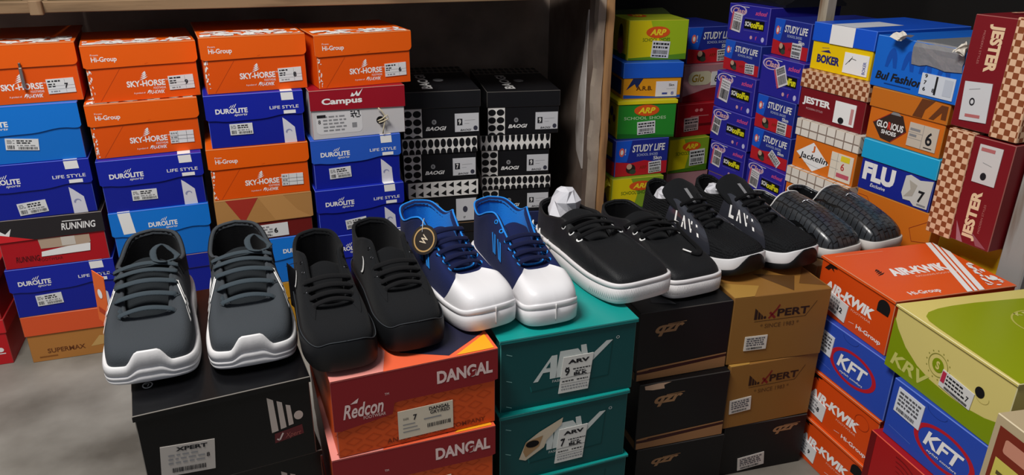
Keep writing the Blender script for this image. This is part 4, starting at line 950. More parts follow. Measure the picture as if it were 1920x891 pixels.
below('c4_4', 'shoe box on the floor under the blue boxes, hidden by the canvas shoes', z=POS['c4_5'][2]-.0004, yaw=1.5, mat=DKB2)
below('c2_4', 'dark blue shoe box under the white-banded light blue one', 2, mat=DKB2, yaw=2)
below('c5_3', 'black shoe box under the triangle-patterned lid box', 2, mat=KB, d=.34)
def navy_low():
    x, y, z, a, w, h = POS['c6_3']; B = Box(None, 'navy shoe box under the right dotted stack, behind the navy shoes', .34, dims=(x, y, z-.0905, a, w, .0900)); B.cap(M('1b2140', .4), M('232b52', .4), .4, M('3a4470')); f = B.fb
    f.rect(.45, .12, .95, .42, M('d8d2c8')); f.text('M', .5, .16, .58, .38, M('8a2a2a'), 2, .04); B.done(); return z-.0909
zn = navy_low()
below('c6_3', 'shoe box on the floor under the navy box of the right dotted stack', z=zn, d=.34, mat=KB)
below('c7_5', 'shoe box on the floor under the school boxes by the wooden post', d=.23)
def pink_low():
    x, y, z, a, w, h = POS['c8_4']; B = Box(None, 'pink school shoe box under the yellow-green one, behind the white-soled shoes', .24, dims=(x, y, z-.108, 0, .16, .1076)); B.plain(M('b8858a', .45), M('a05a5e')); B.fb.poly([(.01, .01), (.99, .01), (.99, .42), (.01, .2)], M('8a1a24')); B.done(); return z-.1084
zp = pink_low()
below('c8_4', 'shoe box on the floor under the pink school box', z=zp, d=.23, yaw=0)
below('c9_5', 'violet shoe box at the foot of the back corner stack', 2, d=.25, mat=M('3a2a9a', .36), yaw=-84)
below('c10_5', 'shoe box at the foot of the stack behind the mesh trainers', 2, d=.25, mat=M('3a2a9a', .36))
PLD = M('dcd2c4', .45, 'plaid')
def plaid_low():
    x, y, z, a, w, h = POS['c11_3']; B = Box(None, 'orange shoe box with a plaid lid, mostly hidden behind the croc loafers', .28, dims=(x-.004, y+.002, z-.118, -86, w, .1176)); B.cap(M('e0741c', .4), PLD, .34, M('c98a4a')); B.done(); return z-.1184
zl = plaid_low()
below('c11_3', 'plain brown shoe box at the foot of the stack behind the loafers', 3, z=zl, d=.27, yaw=-86)
x, y, z, a, w, h = POS['c12_4']; zo = z+h-.1154
below('c12_4', 'plain shoe box at the foot of the right shelf stack', 3, z=zo, d=.29, yaw=-86, w=.186)
def yellow_low():
    x, y, z, a, w, h = POS['c13_2']; B = Box(None, 'yellow shoe box under the upright maroon boxes', .25, dims=(x+.050, y+.004, z-.122, -86, .128, .1216)); B.plain(M('d8a81a', .4), M('e8c84a')); B.done(); return z-.1224
zy = yellow_low()
below('c13_2', 'plain shoe box at the foot of the upright maroon boxes', 3, z=zy, d=.24, yaw=-86, w=.128, dx=.055)
below('f1_1', 'black shoe box on the floor under the black front row boxes', z=POS['f1_1'][2]-.1269, mat=KB, d=.32, yaw=6)
below('f2_2', 'orange shoe box under the red and orange front row boxes', 2, mat=M('d9531c', .42), d=.30)
below('f3_2', 'teal shoe box on the floor under the front row', mat=M('0f6e6c', .32), d=.30, z=POS['f3_2'][2]-.0896)
below('g2_2', 'dark shoe box at the foot of the right hand pile', mat=M('7a1c1a', .42), d=.26, z=zr-.0004)
carrier(1.004, 1.262, -90, .24, .383, 'plain brown shoe box that carries the croc loafers', 3, d=.235)
# ------------------------------------------------------------------ shelf, pier, posts
def rough_edge(n, r, seed):
    R = random.Random(seed); return [R.uniform(-r, r) for _ in range(n)]
WOODH = M('8a6f52', .75, 'wood'); WOODV = M('8d6a48', .75, 'woodv')
sh = tag(empty('wall_shelf', (-.6, 2.13, .800)), 'long wooden plank shelf above the orange boxes, running to the pier', 'shelf')
def plank(x0, x1, y0, y1, z0, z1, mat, name):
    b = MB(); b.chbox(x0+.6, x1+.6, y0-2.13, y1-2.13, z0-.8, z1-.8, mat, .0015); return b.build(name, sh)
plank(-1.6, -.352, 1.875, 2.418, .798, .821, WOODH, 'plank')
plank(-.350, .955, 1.875, 2.418, .798, .820, WOODH, 'plank')
plank(-.368, -.344, 1.859, 1.8745, .795, .824, M('93775a', .8, 'woodv'), 'cleat')
def goods(x0, x1, mat, label, y=1.885, h=.11, d=.3, zz=.8215, name='shoe_box'):
    B = Box(None, label, d, dims=(x0, y, zz, 0, x1-x0, h), group=None, name=name); B.cap(mat, mat, .3, M('d8cfa8')); B.done()
goods(.078, .325, M('d8c88a', .45), 'cream box on the wooden shelf, only its lower edge in view')
goods(.336, .585, M('d8d0b0', .45), 'paler box on the wooden shelf right of the cream one')
goods(-.345, -.215, M('1a1614', .6), 'dark box on the shelf beside the plank joint', y=1.905)
goods(-.205, -.020, M('8a5a58', .5), 'dull pink box on the shelf above the second and third orange boxes', y=1.905)
goods(-.62, -.385, M('2a201a', .6), 'dark brown box at the left end of the shelf', y=1.905)
def post(name, foot, z0, z1, mat):
    b = MB(); n = len(foot); lo = [Vector((x, y, z0)) for x, y in foot]; hi = [Vector((x, y, z1)) for x, y in foot]
    b.add(lo+hi, [tuple(range(n))[::-1], tuple(range(n, 2*n))]+[(i, (i+1) % n, n+(i+1) % n, n+i) for i in range(n)], mat); return structure(name, b)
post('wall_pier', [(.962, 1.965), (1.012, 1.965), (1.052, 2.4195), (1.034, 2.4195)], 0, 2.7, M('5a4a40', .85, 'plaster'))
# peeling pale plaster on the pier, and the wooden jamb in front of it
def ribbon(name, zs, xl, xr, y0, y1, mat, label, cat):
    rows = []
    for z, a, c in zip(zs, xl, xr): rows.append([Vector((a, y0, z)), Vector((c, y0, z)), Vector((c, y1, z)), Vector((a, y1, z))])
    mb = MB(); mb.grid(rows, mat, closed=True, smooth=False)
    mb.add(rows[0], [(3, 2, 1, 0)], mat); mb.add(rows[-1], [(0, 1, 2, 3)], mat)
    o = mb.build(name); o['kind'] = 'structure'; return o
zs = [0, .1, .2, .28, .33, .36, .40, .45, .5, .55, .6, .65, .70, .74, .78, .85, 1.0, 2.7]; R = rough_edge(18, .004, 3)
ribbon('trim_1', zs, [.976+R[i] for i in range(18)], [.999+.5*R[17-i] for i in range(18)], 1.940, 1.9648, M('b5a594', .9, 'plaster'), '', '')
R = rough_edge(18, .003, 8)
ribbon('trim_2', zs, [1.002+.3*R[i] for i in range(18)], [1.020+.4*R[i] for i in range(18)], 1.928, 1.9648, M('b08458', .75, 'woodv'), '', '')
b = MB(); zz = [.30, .34, .40, .48, .54, .60, .66, .72, .76]; back = [.006, .07, .085, .08, .062, .042, .028, .018, .004]
D = Vector((.072, .4545, 0)).normalized(); O = Vector((.962, 1.966, 0)); NL = Vector((-D.y, D.x, 0)); Zv = Vector((0, 0, 1))
rows = [[O+Zv*z-NL*-.0004, O+D*k+Zv*z+NL*.0004, O+D*k*.97+Zv*z+NL*.0030, O+Zv*z+NL*.0030] for z, k in zip(zz, back)]
b.grid(rows, M('d0c8c2', .9, 'plaster'), closed=True, smooth=False); structure('trim_3', b)
# right hand shelving: posts, and a dark panel added for the shaded interior
b = MB(); b.chbox(1.345, 1.373, 1.482, 1.510, 0, 2.7, M('a89c88', .8, 'woodv'), .002); structure('trim_4', b)
b = MB(); b.chbox(1.266, 1.302, .812, .862, 0, 2.7, M('9a9894', .7, 'woodv'), .002); structure('trim_5', b)
b = MB(); b.chbox(1.304, 1.795, .812, .834, 0, 2.7, M('14110f', .8, 'woodv'), .002); structure('shade_panel', b)
# black plastic sheet over the back corner stack
R = random.Random(4); rows = []
for j in range(9):
    rows.append([Vector((-.10+.21*i/12, -.09+.19*j/8, .004+.045*max(0, math.sin(3.1*i/12))*(1-.3*abs(j-4)/4)+R.uniform(0, .012))) for i in range(13)])
mb = MB(); mb.grid(rows, M('1b1b1f', .18, 'sheet', .6), smooth=False)
lo = [[Vector((p.x, p.y, 0)) for p in r] for r in rows]
mb.grid([[a, b_] for a, b_ in zip(rows[0], lo[0])], M('1b1b1f', .18, 'sheet', .6)); mb.grid([[a, b_] for a, b_ in zip(rows[-1], lo[-1])], M('1b1b1f', .18, 'sheet', .6))
mb.grid([[r[0], l[0]] for r, l in zip(rows, lo)], M('1b1b1f', .18, 'sheet', .6)); mb.grid([[r[-1], l[-1]] for r, l in zip(rows, lo)], M('1b1b1f', .18, 'sheet', .6))
o = mb.build('plastic_bundle', None, (POS['c9_1'][0]+.155, POS['c9_1'][1]-.085, POS['c9_1'][2]+POS['c9_1'][5]+.0008), 0); tag(o, 'crumpled black plastic bundle lying on the back corner stack', 'plastic bundle')
b = MB(); b.chbox(1.056, 1.796, 2.404, 2.418, 0, 2.7, M('17130f', .8, 'rubber'), .001); structure('shade_board', b)  # added board, its near-black colour gives the shade at the back of the bay
# ------------------------------------------------------------------ shoes: toe at y = 0 pointing to -y, heel at y = L, z = 0 under the sole
def crom(C, t):
    """Catmull-Rom through the controls, t in 0..1 over all of them"""
    n = len(C)-1; x = min(max(t, 0), 1)*n; i = min(int(x), n-1); f = x-i
    p0, p1, p2, p3 = (C[max(i-1, 0)], C[i], C[i+1], C[min(i+2, n)])
    g = lambda a, b_, c, d: .5*(2*b_+(c-a)*f+(2*a-5*b_+4*c-d)*f*f+(3*b_-a-3*c+d)*f**3)
    if isinstance(p1, (int, float)): return g(p0, p1, p2, p3)
    return tuple(g(*q) for q in zip(p0, p1, p2, p3))
class Shoe:
    def __init__(s, P, Q, A, K, C, feather, spring, bend, ballx=.09):
        """P outline controls (x, y) toe to heel; Q opening controls (x, y, z); A, K, C profile handles; feather: height where upper meets sole"""
        s.P = P; s.Q = Q; s.A = A; s.K = K; s.C = C; s.fe = feather; s.sp = spring; s.bend = bend; s.bx = ballx
        s.L = P[-1][1]
    def warp(s, v):
        x, y, z = v
        x += s.bend*math.sin(math.pi*min(max(y/s.L, 0), 1))
        z += s.sp*max(0, (s.bx-y)/s.bx)**2
        return Vector((x, y, z))
    def mirror(s, t, side): return side
    def raw(s, t, side, m):
        px, py = crom(s.P, t); qx, qy, qz = crom(s.Q, t); a, k, c = crom(s.A, t), crom(s.K, t), crom(s.C, t)
        fe = crom(s.fe, t) if isinstance(s.fe, (list, tuple)) else s.fe
        px = max(px, 0); qx = max(qx, 0)
        p = Vector((px, py, fe)); q = Vector((qx, qy, qz)); dz = qz-fe; h = Vector((px-qx, py-qy, 0))
        o = h.normalized()*.003 if h.length > 1e-6 else Vector()
        h1 = p+Vector((0, 0, a*dz))+o; h2 = q+h*k-Vector((0, 0, c*dz))
        u = 1-m; r = p*u**3+h1*3*u*u*m+h2*3*u*m*m+q*m**3
        return Vector((r.x*side, r.y, r.z))
    def up(s, t, side, m, off=0.0):
        r = s.raw(t, side, m)
        if off: r = r+s.nrm(t, side, m)*off
        return s.warp(r)
    def nrm(s, t, side, m):
        e = .004; t0, t1 = max(t-e, 0), min(t+e, 1); m0, m1 = max(m-.02, 0), min(m+.02, 1)
        d1 = s.raw(t1, side, m)-s.raw(t0, side, m); d2 = s.raw(t, side, m1)-s.raw(t, side, m0)
        if t < e: d1 = Vector((side, 0, 0))
        if t > 1-e: d1 = Vector((-side, 0, 0))
        n = d1.cross(d2)
        if n.length < 1e-9: return Vector((0, 0, 1))
        n.normalize(); return n if side > 0 else -n
    def loop(s, n):
        """(t, side) around the whole shoe from the toe along +x to the heel and back"""
        return [(i/n, 1) for i in range(n+1)]+[(i/n, -1) for i in range(n-1, 0, -1)]
    # --- parts
    def upper(s, mat, n=48, m=14):
        mb = MB(); lp = s.loop(n)
        rows = [[s.up(t, sd, j/m) for t, sd in lp] for j in range(m+1)]
        # turned collar edge
        c = s.raw
        rows.append([s.inner(t, sd, .0022, .0022) for t, sd in lp]); rows.append([s.inner(t, sd, .0050, .0005) for t, sd in lp]); rows.append([s.inner(t, sd, .0058, -.006) for t, sd in lp])
        mb.grid(rows, mat, closed=True); return mb
    def inner(s, t, side, d, dz):
        q = Vector(crom(s.Q, t)); q.x = max(q.x, 0)
        tm = .5; cen = Vector((0, (s.Q[0][1]+s.Q[-1][1])*.5, q.z))
        # move towards the opening's long axis
        y0, y1 = s.Q[0][1], s.Q[-1][1]; ax = Vector((0, min(max(q.y, y0+.03), y1-.025), q.z)); v = ax-q
        v = v.normalized()*min(d, v.length*.8) if v.length > 1e-6 else Vector()
        r = q+v+Vector((0, 0, dz)); return s.warp(Vector((r.x*side, r.y, r.z)))
    def lining(s, mat, n=40, m=6, z0=.014):
        mb = MB(); lp = s.loop(n); rows = []
        for j in range(m+1):
            f = j/m; r = []
            for t, sd in lp:
                a = s.inner(t, sd, .0056, -.0005); px, py = crom(s.P, t); px = max(px, 0)
                y0 = s.Q[0][1]; yy = py*.94+.012
                b_ = s.warp(Vector((px*.84*sd, max(yy, y0-.03) if True else yy, z0)))
                bulge = math.sin(f*math.pi)*.002
                g = f
                r.append(a*(1-g)+b_*g)
            rows.append(r)
        mb.grid(rows, mat, closed=True, flip=False)
        c = sum(rows[-1], Vector())/len(rows[-1]); nn = len(lp)
        mb.add(rows[-1]+[c], [(i, (i+1) % nn, nn) for i in range(nn)], mat); return mb
    def sole(s, mat, top, out=.004, n=56, bot=.0, layers=None, under=None):
        """top: height of the sole's upper edge as a function of (t, side); layers: (height share, outward bulge)"""
        mb = MB(); lp = s.loop(n); layers = layers or [(0, -.002), (.06, .0), (.5, .0012), (.93, .0), (1, -.0012)]
        def at(t, sd, o, z):
            px, py = crom(s.P, t); px = max(px, 0); e = .004
            a, b_ = crom(s.P, max(t-e, 0)), crom(s.P, min(t+e, 1)); d = Vector((b_[0]-a[0], b_[1]-a[1])); nx, ny = d.y, -d.x
            if t <= 0: nx, ny = 0, -1
            if t >= 1: nx, ny = 0, 1
            k = math.hypot(nx, ny) or 1
            return s.warp(Vector(((px+nx/k*o)*sd, py+ny/k*o, z)))
        rows = [[at(t, sd, out+o, bot+(top(t, sd)-bot)*f) for t, sd in lp] for f, o in layers]
        rows.append([at(t, sd, -.002, top(t, sd)-.001) for t, sd in lp])
        mb.grid(rows, mat, closed=True)
        nn = len(lp); c = sum(rows[0], Vector())/nn
        mb.add(rows[0]+[c], [((i+1) % nn, i, nn) for i in range(nn)], under or mat)
        s.at = at; return mb
    def patch(s, mat, t0, t1, m0, m1, off=.0012, nt=24, nm=8, sides=(1, -1), mb=None, edge=True):
        """a panel lying on the upper; m0, m1 functions of t"""
        mb = mb or MB(); f0 = m0 if callable(m0) else (lambda t: m0); f1 = m1 if callable(m1) else (lambda t: m1)
        if len(sides) == 2 and t0 == 0:
            seq = [(t1*(1-i/nt), -1) for i in range(nt)]+[(t1*i/nt, 1) for i in range(nt+1)]; runs = [seq]
        else: runs = [[(t0+(t1-t0)*i/nt, sd) for i in range(nt+1)] for sd in sides]
        for seq in runs:
            P = lambda t, sd, j, o: s.up(t, sd, f0(t)+(f1(t)-f0(t))*j/nm, o)
            rows = [[P(t, sd, j, off) for t, sd in seq] for j in range(nm+1)]
            fl = (seq[-1][1] < 0)
            mb.grid(rows, mat, flip=fl)
            if edge:
                for j in (0, nm): mb.grid([[P(t, sd, j, -.0004) for t, sd in seq], rows[j]] if j == 0 else [rows[j], [P(t, sd, j, -.0004) for t, sd in seq]], mat, flip=fl)
                for i in (0, len(seq)-1):
                    t, sd = seq[i]; mb.grid([[P(t, sd, j, -.0004), P(t, sd, j, off)] for j in range(nm+1)], mat, flip=(i == 0) ^ fl)
        return mb
    def decal(s, mb, pts, side, mat, off=.0016):
        """a small filled outline on the upper, pts in (t, m)"""
        v = [s.up(t, side, m, off) for t, m in pts]; mb.add(v, [tuple(range(len(v)))], mat)
    def eyelets(s, ts, m, mat, hole, r=.0042):
        out = []
        for t in ts:
            for sd in (1, -1):
                mb = MB(); out.append(mb); c = s.up(t, sd, m, .0012); n = s.nrm(t, sd, m); n = Vector((n.x, n.y, n.z)); a = n.orthogonal().normalized(); b_ = n.cross(a)
                k = 14
                vs = []
                for i in range(k):
                    w = 2*math.pi*i/k; d = a*math.cos(w)+b_*math.sin(w)
                    vs += [c+d*r-n*.001, c+d*r*.8+n*.0006, c+d*r*.55, ]
                fs = []
                for i in range(k):
                    p, q = 3*i, 3*((i+1) % k); fs += [(p, q, q+1, p+1), (p+1, q+1, q+2, p+2)]
                mb.add(vs, fs, mat, True)
                mb.add([c+(a*math.cos(2*math.pi*i/k)+b_*math.sin(2*math.pi*i/k))*r*.56-n*.0001 for i in range(k)], [tuple(range(k))], hole)
        return out
    def laces(s, ts, m, mat, r=.0042, flat=.38, arch=.006, extra=None, mb=None, under=.004, tuck=None):
        """one continuous lace, bars across the tongue joined by runs along the eyestay"""
        mb = mb or MB(); path = []; nor = []; sd = 1
        def add(p, n): path.append(p); nor.append(n)
        for k, t in enumerate(ts):
            a, b_ = s.up(t, sd, m, .001), s.up(t, -sd, m, .001); na, nb = s.nrm(t, sd, m), s.nrm(t, -sd, m); N = (na+nb).normalized()
            add(a-na*.003+(a-b_).normalized()*.001, na); add(a+na*.0028, na)
            for i in range(1, 8):
                f = i/8; add(a*(1-f)+b_*f+N*(arch*math.sin(math.pi*f)+.0028), (na*(1-f)+nb*f).normalized())
            add(b_+nb*.0028, nb); add(b_-nb*.003-(a-b_).normalized()*.001, nb)
            if k < len(ts)-1:
                b2 = s.up(ts[k+1], -sd, m, .001); mid = (b_+b2)*.5; n2 = s.nrm((t+ts[k+1])/2, -sd, m)
                inw = Vector((sd, 0, 0))*.004
                add(mid-n2*under+inw, n2)
            sd = -sd
        if extra:
            for p, n in extra(s, sd): add(p, n)
        mb.tube(smooth_path(path, 3), r, mat, 8, flat, smooth_path(nor, 3)); return mb
    def tongue(s, mat, ys, zs, ws, th=.005, bow=.35, rim=None):
        """centre line (y, z) and half widths"""
        mb = MB(); n = 16; k = 10; top = []; bot = []
        for i in range(n+1):
            f = i/n; y, z, w = crom(ys, f), crom(zs, f), crom(ws, f)
            if f > .9: w *= math.sqrt(max(0, 1-((f-.9)/.1)**2*.55))
            r0 = []; r1 = []
            for j in range(k+1):
                a = (j/k*2-1); p = Vector((a*w, y, z-bow*w*a*a)); r0.append(s.warp(p+Vector((0, 0, th*.5*(1-.7*a*a))))); r1.append(s.warp(p-Vector((0, 0, th*.5))))
            top.append(r0); bot.append(r1)
        mb.grid(top, mat, flip=True); mb.grid(bot, mat)
        ring = lambda r0, r1: r0+r1[::-1]
        for (a, b_, fl) in ((top[0], bot[0], False), (top[-1], bot[-1], True)): mb.grid([a, b_], rim or mat, flip=not fl)
        mb.grid([[t[0], b_[0]] for t, b_ in zip(top, bot)], rim or mat); mb.grid([[t[-1], b_[-1]] for t, b_ in zip(top, bot)], rim or mat, flip=True)
        s.tt = top; return mb
def smooth_path(p, k):
    p = [Vector(q) for q in p]; out = []; n = len(p)
    for i in range(n-1):
        a, b_, c, d = p[max(i-1, 0)], p[i], p[i+1], p[min(i+2, n-1)]
        for j in range(k):
            f = j/k; out.append(.5*(2*b_+(c-a)*f+(2*a-5*b_+4*c-d)*f*f+(3*b_-a-3*c+d)*f**3))
    out.append(p[-1]); return out

def place(name, cat, label, toe, heel_dir, z, parts, S, group=None):
    """toe: world x, y of the toe; heel_dir: heading (degrees) of the toe, 0 = straight to the viewer's side (-y), positive turns it to +x"""
    a = math.radians(heel_dir); L = S.L
    # local -y goes to (sin a, -cos a)
    c = Vector((toe[0]-math.sin(a)*L/2, toe[1]+math.cos(a)*L/2, z)); r = tag(empty(name, c, a), label, cat, group)
    for n, mb, *lab in parts:
        mb.v = [(v[0], v[1]-L/2, v[2]) for v in mb.v]; o = mb.build(n, r)
        if lab: o['label'] = lab[0]
    return r
BLACKL = M('0d0d0f', .85, 'fabric', .1)
def ease(x): x = min(max(x, 0), 1); return x*x*(3-2*x)

# --- grey knit trainers
def grey_trainer(foot, label, toe, head, z, tagged):
    L = .296
    P = [(0, 0), (.032, .003), (.049, .018), (.0555, .068), (.0535, .12), (.049, .17), (.048, .22), (.043, .262), (.029, .288), (0, L)]
    Q = [(0, .080, .060), (.018, .081, .0605), (.029, .088, .063), (.0335, .115, .076), (.0345, .145, .090), (.036, .172, .098), (.0435, .195, .092), (.0455, .240, .086), (.033, .281, .104), (0, .289, .110)]
    A = [.72, .72, .72, .70, .62, .5, .5, .5, .4, .4]; K = [.62, .62, .6, .55, .5, .4, .35, .25, .2, .2]; C = [.0, .0, .02, .05, .1, .15, .2, .3, .3, .3]
    S = Shoe(P, Q, A, K, C, .026, .010, .004*foot, .08); G = M('3c4044', .9, 'fabric', .1); G2 = M('1f2326', .9, 'fabric', .1); LC = M('3a4349', .85, 'fabric', .1); WS = M('dedcdb', .45, 'rubber')
    def top(t, sd):
        b_ = .027+.019*ease((.095-t)/.05)
        if t > .35: b_ += .006*math.sin((t-.35)/.65*math.pi)
        return b_
    sole = S.sole(WS, top, .004, 90, 0, [(0, -.003), (.05, -.0005), (.18, .0008), (.24, -.0012), (.30, .0012), (.42, .0012), (.48, -.0012), (.54, .0014), (.8, .0012), (.95, .0), (1, -.0014)])
    up = S.upper(G)
    heel = S.patch(M('101113', .85, 'fabric', .1), .585, 1, lambda t: .55-.4*ease((t-.6)/.3), 1, .0012, 18, 8); 
    stripes = []
    for sd in (1, -1):
        mb = MB(); stripes.append(('side_stripes', mb, 'white printed stripes'))
        for k, (a, b_) in enumerate(((.335, .10), (.365, .08), (.395, .06))):
            S.decal(mb, [(a-.03, .36+.05*k), (a-.016, .36+.05*k), (a+.010, .56), (a+.002, .56)], sd, WHITE)
        S.decal(mb, [(.345, .56), (.362, .57), (.430, .86), (.420, .90)], sd, WHITE); S.decal(mb, [(.378, .57), (.388, .58), (.440, .80), (.432, .84)], sd, WHITE)
    ts = [.335, .385, .435, .485, .535]
    ts = [.25, .335, .41, .48, .54]
    eyes = S.eyelets(ts, .90, M('2c3135', .7), HOLE, .0034)
    tongue = S.tongue(G2, [.078, .10, .14, .172, .192], [.052, .062, .078, .092, .100], [.022, .028, .031, .034, .037], .006, .30)
    def tail(s, sd):
        p = s.up(.54, -sd, .90); q = []; x = -sd
        for (dx, dy, dz) in ((.0, .012, .006), (.008, .03, .016), (.022, .035, .022), (.034, .02, .020), (.03, .0, .012), (.012, -.004, .010)):
            q.append((Vector((p.x-x*(dx)*.8, p.y+dy, p.z+dz)), Vector((0, .3, 1))))
        return q
    lace = S.laces(ts, .90, LC, .0048, .30, .008, tail)
    parts = [('sole', sole, 'white rubber sole with a raised toe bumper'), ('upper', up), ('heel_cover', heel), *stripes, ('lining', S.lining(BLACKL)), ('tongue', tongue), *[('eyelet', e) for e in eyes], ('laces', lace)]
    r = place('trainer', 'trainer', label, toe, head, z, parts, S, 'pair of grey knit trainers')
    if tagged:
        t = MB(); t.chbox(-.0006, .0006, -.018, .018, -.075, 0, M('e8682a', .45), .0004); f = Surf(t, (-.0006, .018, -.075), (0, -1, 0), (0, 0, 1), .036, .075); f.ell(.5, .6, .2, .09, WHITE); f.rect(.2, .2, .8, .3, M('b83a14'))
        o = t.build('hang_tag', r, (-.0605, -.015, .112)); o.rotation_euler = (0, math.radians(3), math.radians(30)); o['label'] = 'orange cardboard hang tag'
        st = MB(); st.tube([(-.0605, -.015, .110), (-.052, -.010, .112), (-.040, -.004, .100)], .0005, INK, 5); st.build('tag_string', r)
    return r
ZF1 = POS['f1_1'][2]+POS['f1_1'][5]+.0012
grey_trainer(-1, 'left grey knit trainer with an orange hang tag on the glossy black box', (-.141, .934), 0, ZF1, True)
grey_trainer(1, 'right grey knit trainer of the pair, beside the black canvas shoes', (-.016, .930), 1, ZF1, False)

# --- black canvas shoes
def canvas_shoe(foot, label, toe, head, z, tagged, SX=1):
    L = .275
    P = [(0, 0), (.023, .003), (.037, .018), (.0440, .062), (.0425, .11), (.040, .15), (.039, .20), (.036, .24), (.025, .267), (0, L)]
    Q = [(0, .082, .060), (.014, .083, .061), (.022, .090, .064), (.026, .112, .074), (.0265, .138, .087), (.027, .163, .103), (.0325, .180, .104), (.037, .218, .092), (.028, .258, .099), (0, .267, .103)]
    A = [.75, .75, .72, .68, .6, .5, .5, .5, .4, .4]; K = [.6, .6, .58, .5, .45, .4, .3, .2, .2, .2]; C = [.0, .0, .02, .06, .12, .2, .2, .3, .3, .3]
    S = Shoe(P, Q, A, K, C, .030, .008, .004*foot, .08); CV = M('141517', .9, 'fabric', .12); RB = M('0f1012', .5, 'rubber', .3)
    sole = S.sole(RB, lambda t, sd: .036+.006*ease((.2-t)/.12), .0042, 64)
    # pale stitch line round the top of the sole
    st = MB(); lp = S.loop(64); ring = [S.at(t, sd, .0036, .0366+.006*ease((.2-t)/.12)) for t, sd in lp]
    st.tube(ring+[ring[0]], .0007, M('34383c', .7), 5)
    cap_seam = MB()
    eyest = S.patch(CV, .215, .56, lambda t: .64-.1*ease((t-.4)/.2), .995, .0011, 18, 5)
    tongue = S.tongue(M('111214', .9, 'fabric', .12), [.080, .10, .13, .152, .165], [.053, .060, .074, .085, .090], [.018, .022, .024, .026, .026], .004, .3)
    ts = [.235, .29, .345, .40, .475, .54]; eyes = S.eyelets(ts, .88, M('3a3b3e', .3, 'metal'), HOLE, .0030)
    lace = S.laces(ts[:4], .88, M('0c0c0e', .85, 'fabric', .15), .0048, .38, .006)
    pr = MB(); S.decal(pr, arc(.60, .42, .035, .16, 100, 260, 8)+arc(.604, .42, .024, .15, 260, 100, 8), -1, WHITE)
    parts = [('sole', sole, 'black rubber sole'), ('stitching', st, 'thin pale stitch line'), ('upper', S.upper(CV)), ('eyestay', eyest), ('lining', S.lining(BLACKL)), ('tongue', tongue), *[('eyelet', e) for e in eyes], ('laces', lace), ('side_mark', pr, 'white curved mark')]
    r = place('canvas_shoe', 'shoe', label, toe, head, z, parts, S, 'pair of black canvas shoes')
    if tagged:
        t = MB(); t.chbox(-.0006, .0006, -.016, .016, -.07, 0, M('131316', .4), .0004)
        o = t.build('hang_tag', r, (-.0455, .055, .078)); o.rotation_euler = (0, 0, math.radians(16)); o['label'] = 'black cardboard hang tag'
        st = MB(); st.tube([(-.052, .062, .076), (-.044, .05, .084), (-.030, .03, .095)], .0005, INK, 5); st.build('tag_string', r)
    return r
ZF2 = POS['f2_1'][2]+POS['f2_1'][5]+.0012
canvas_shoe(-1, 'left all-black canvas shoe with a black hang tag, on the red and orange box', (.099, .860), 1, ZF2, True)
canvas_shoe(1, 'right all-black canvas shoe, beside the navy and white shoes', (.196, .880), 3, ZF2, False)

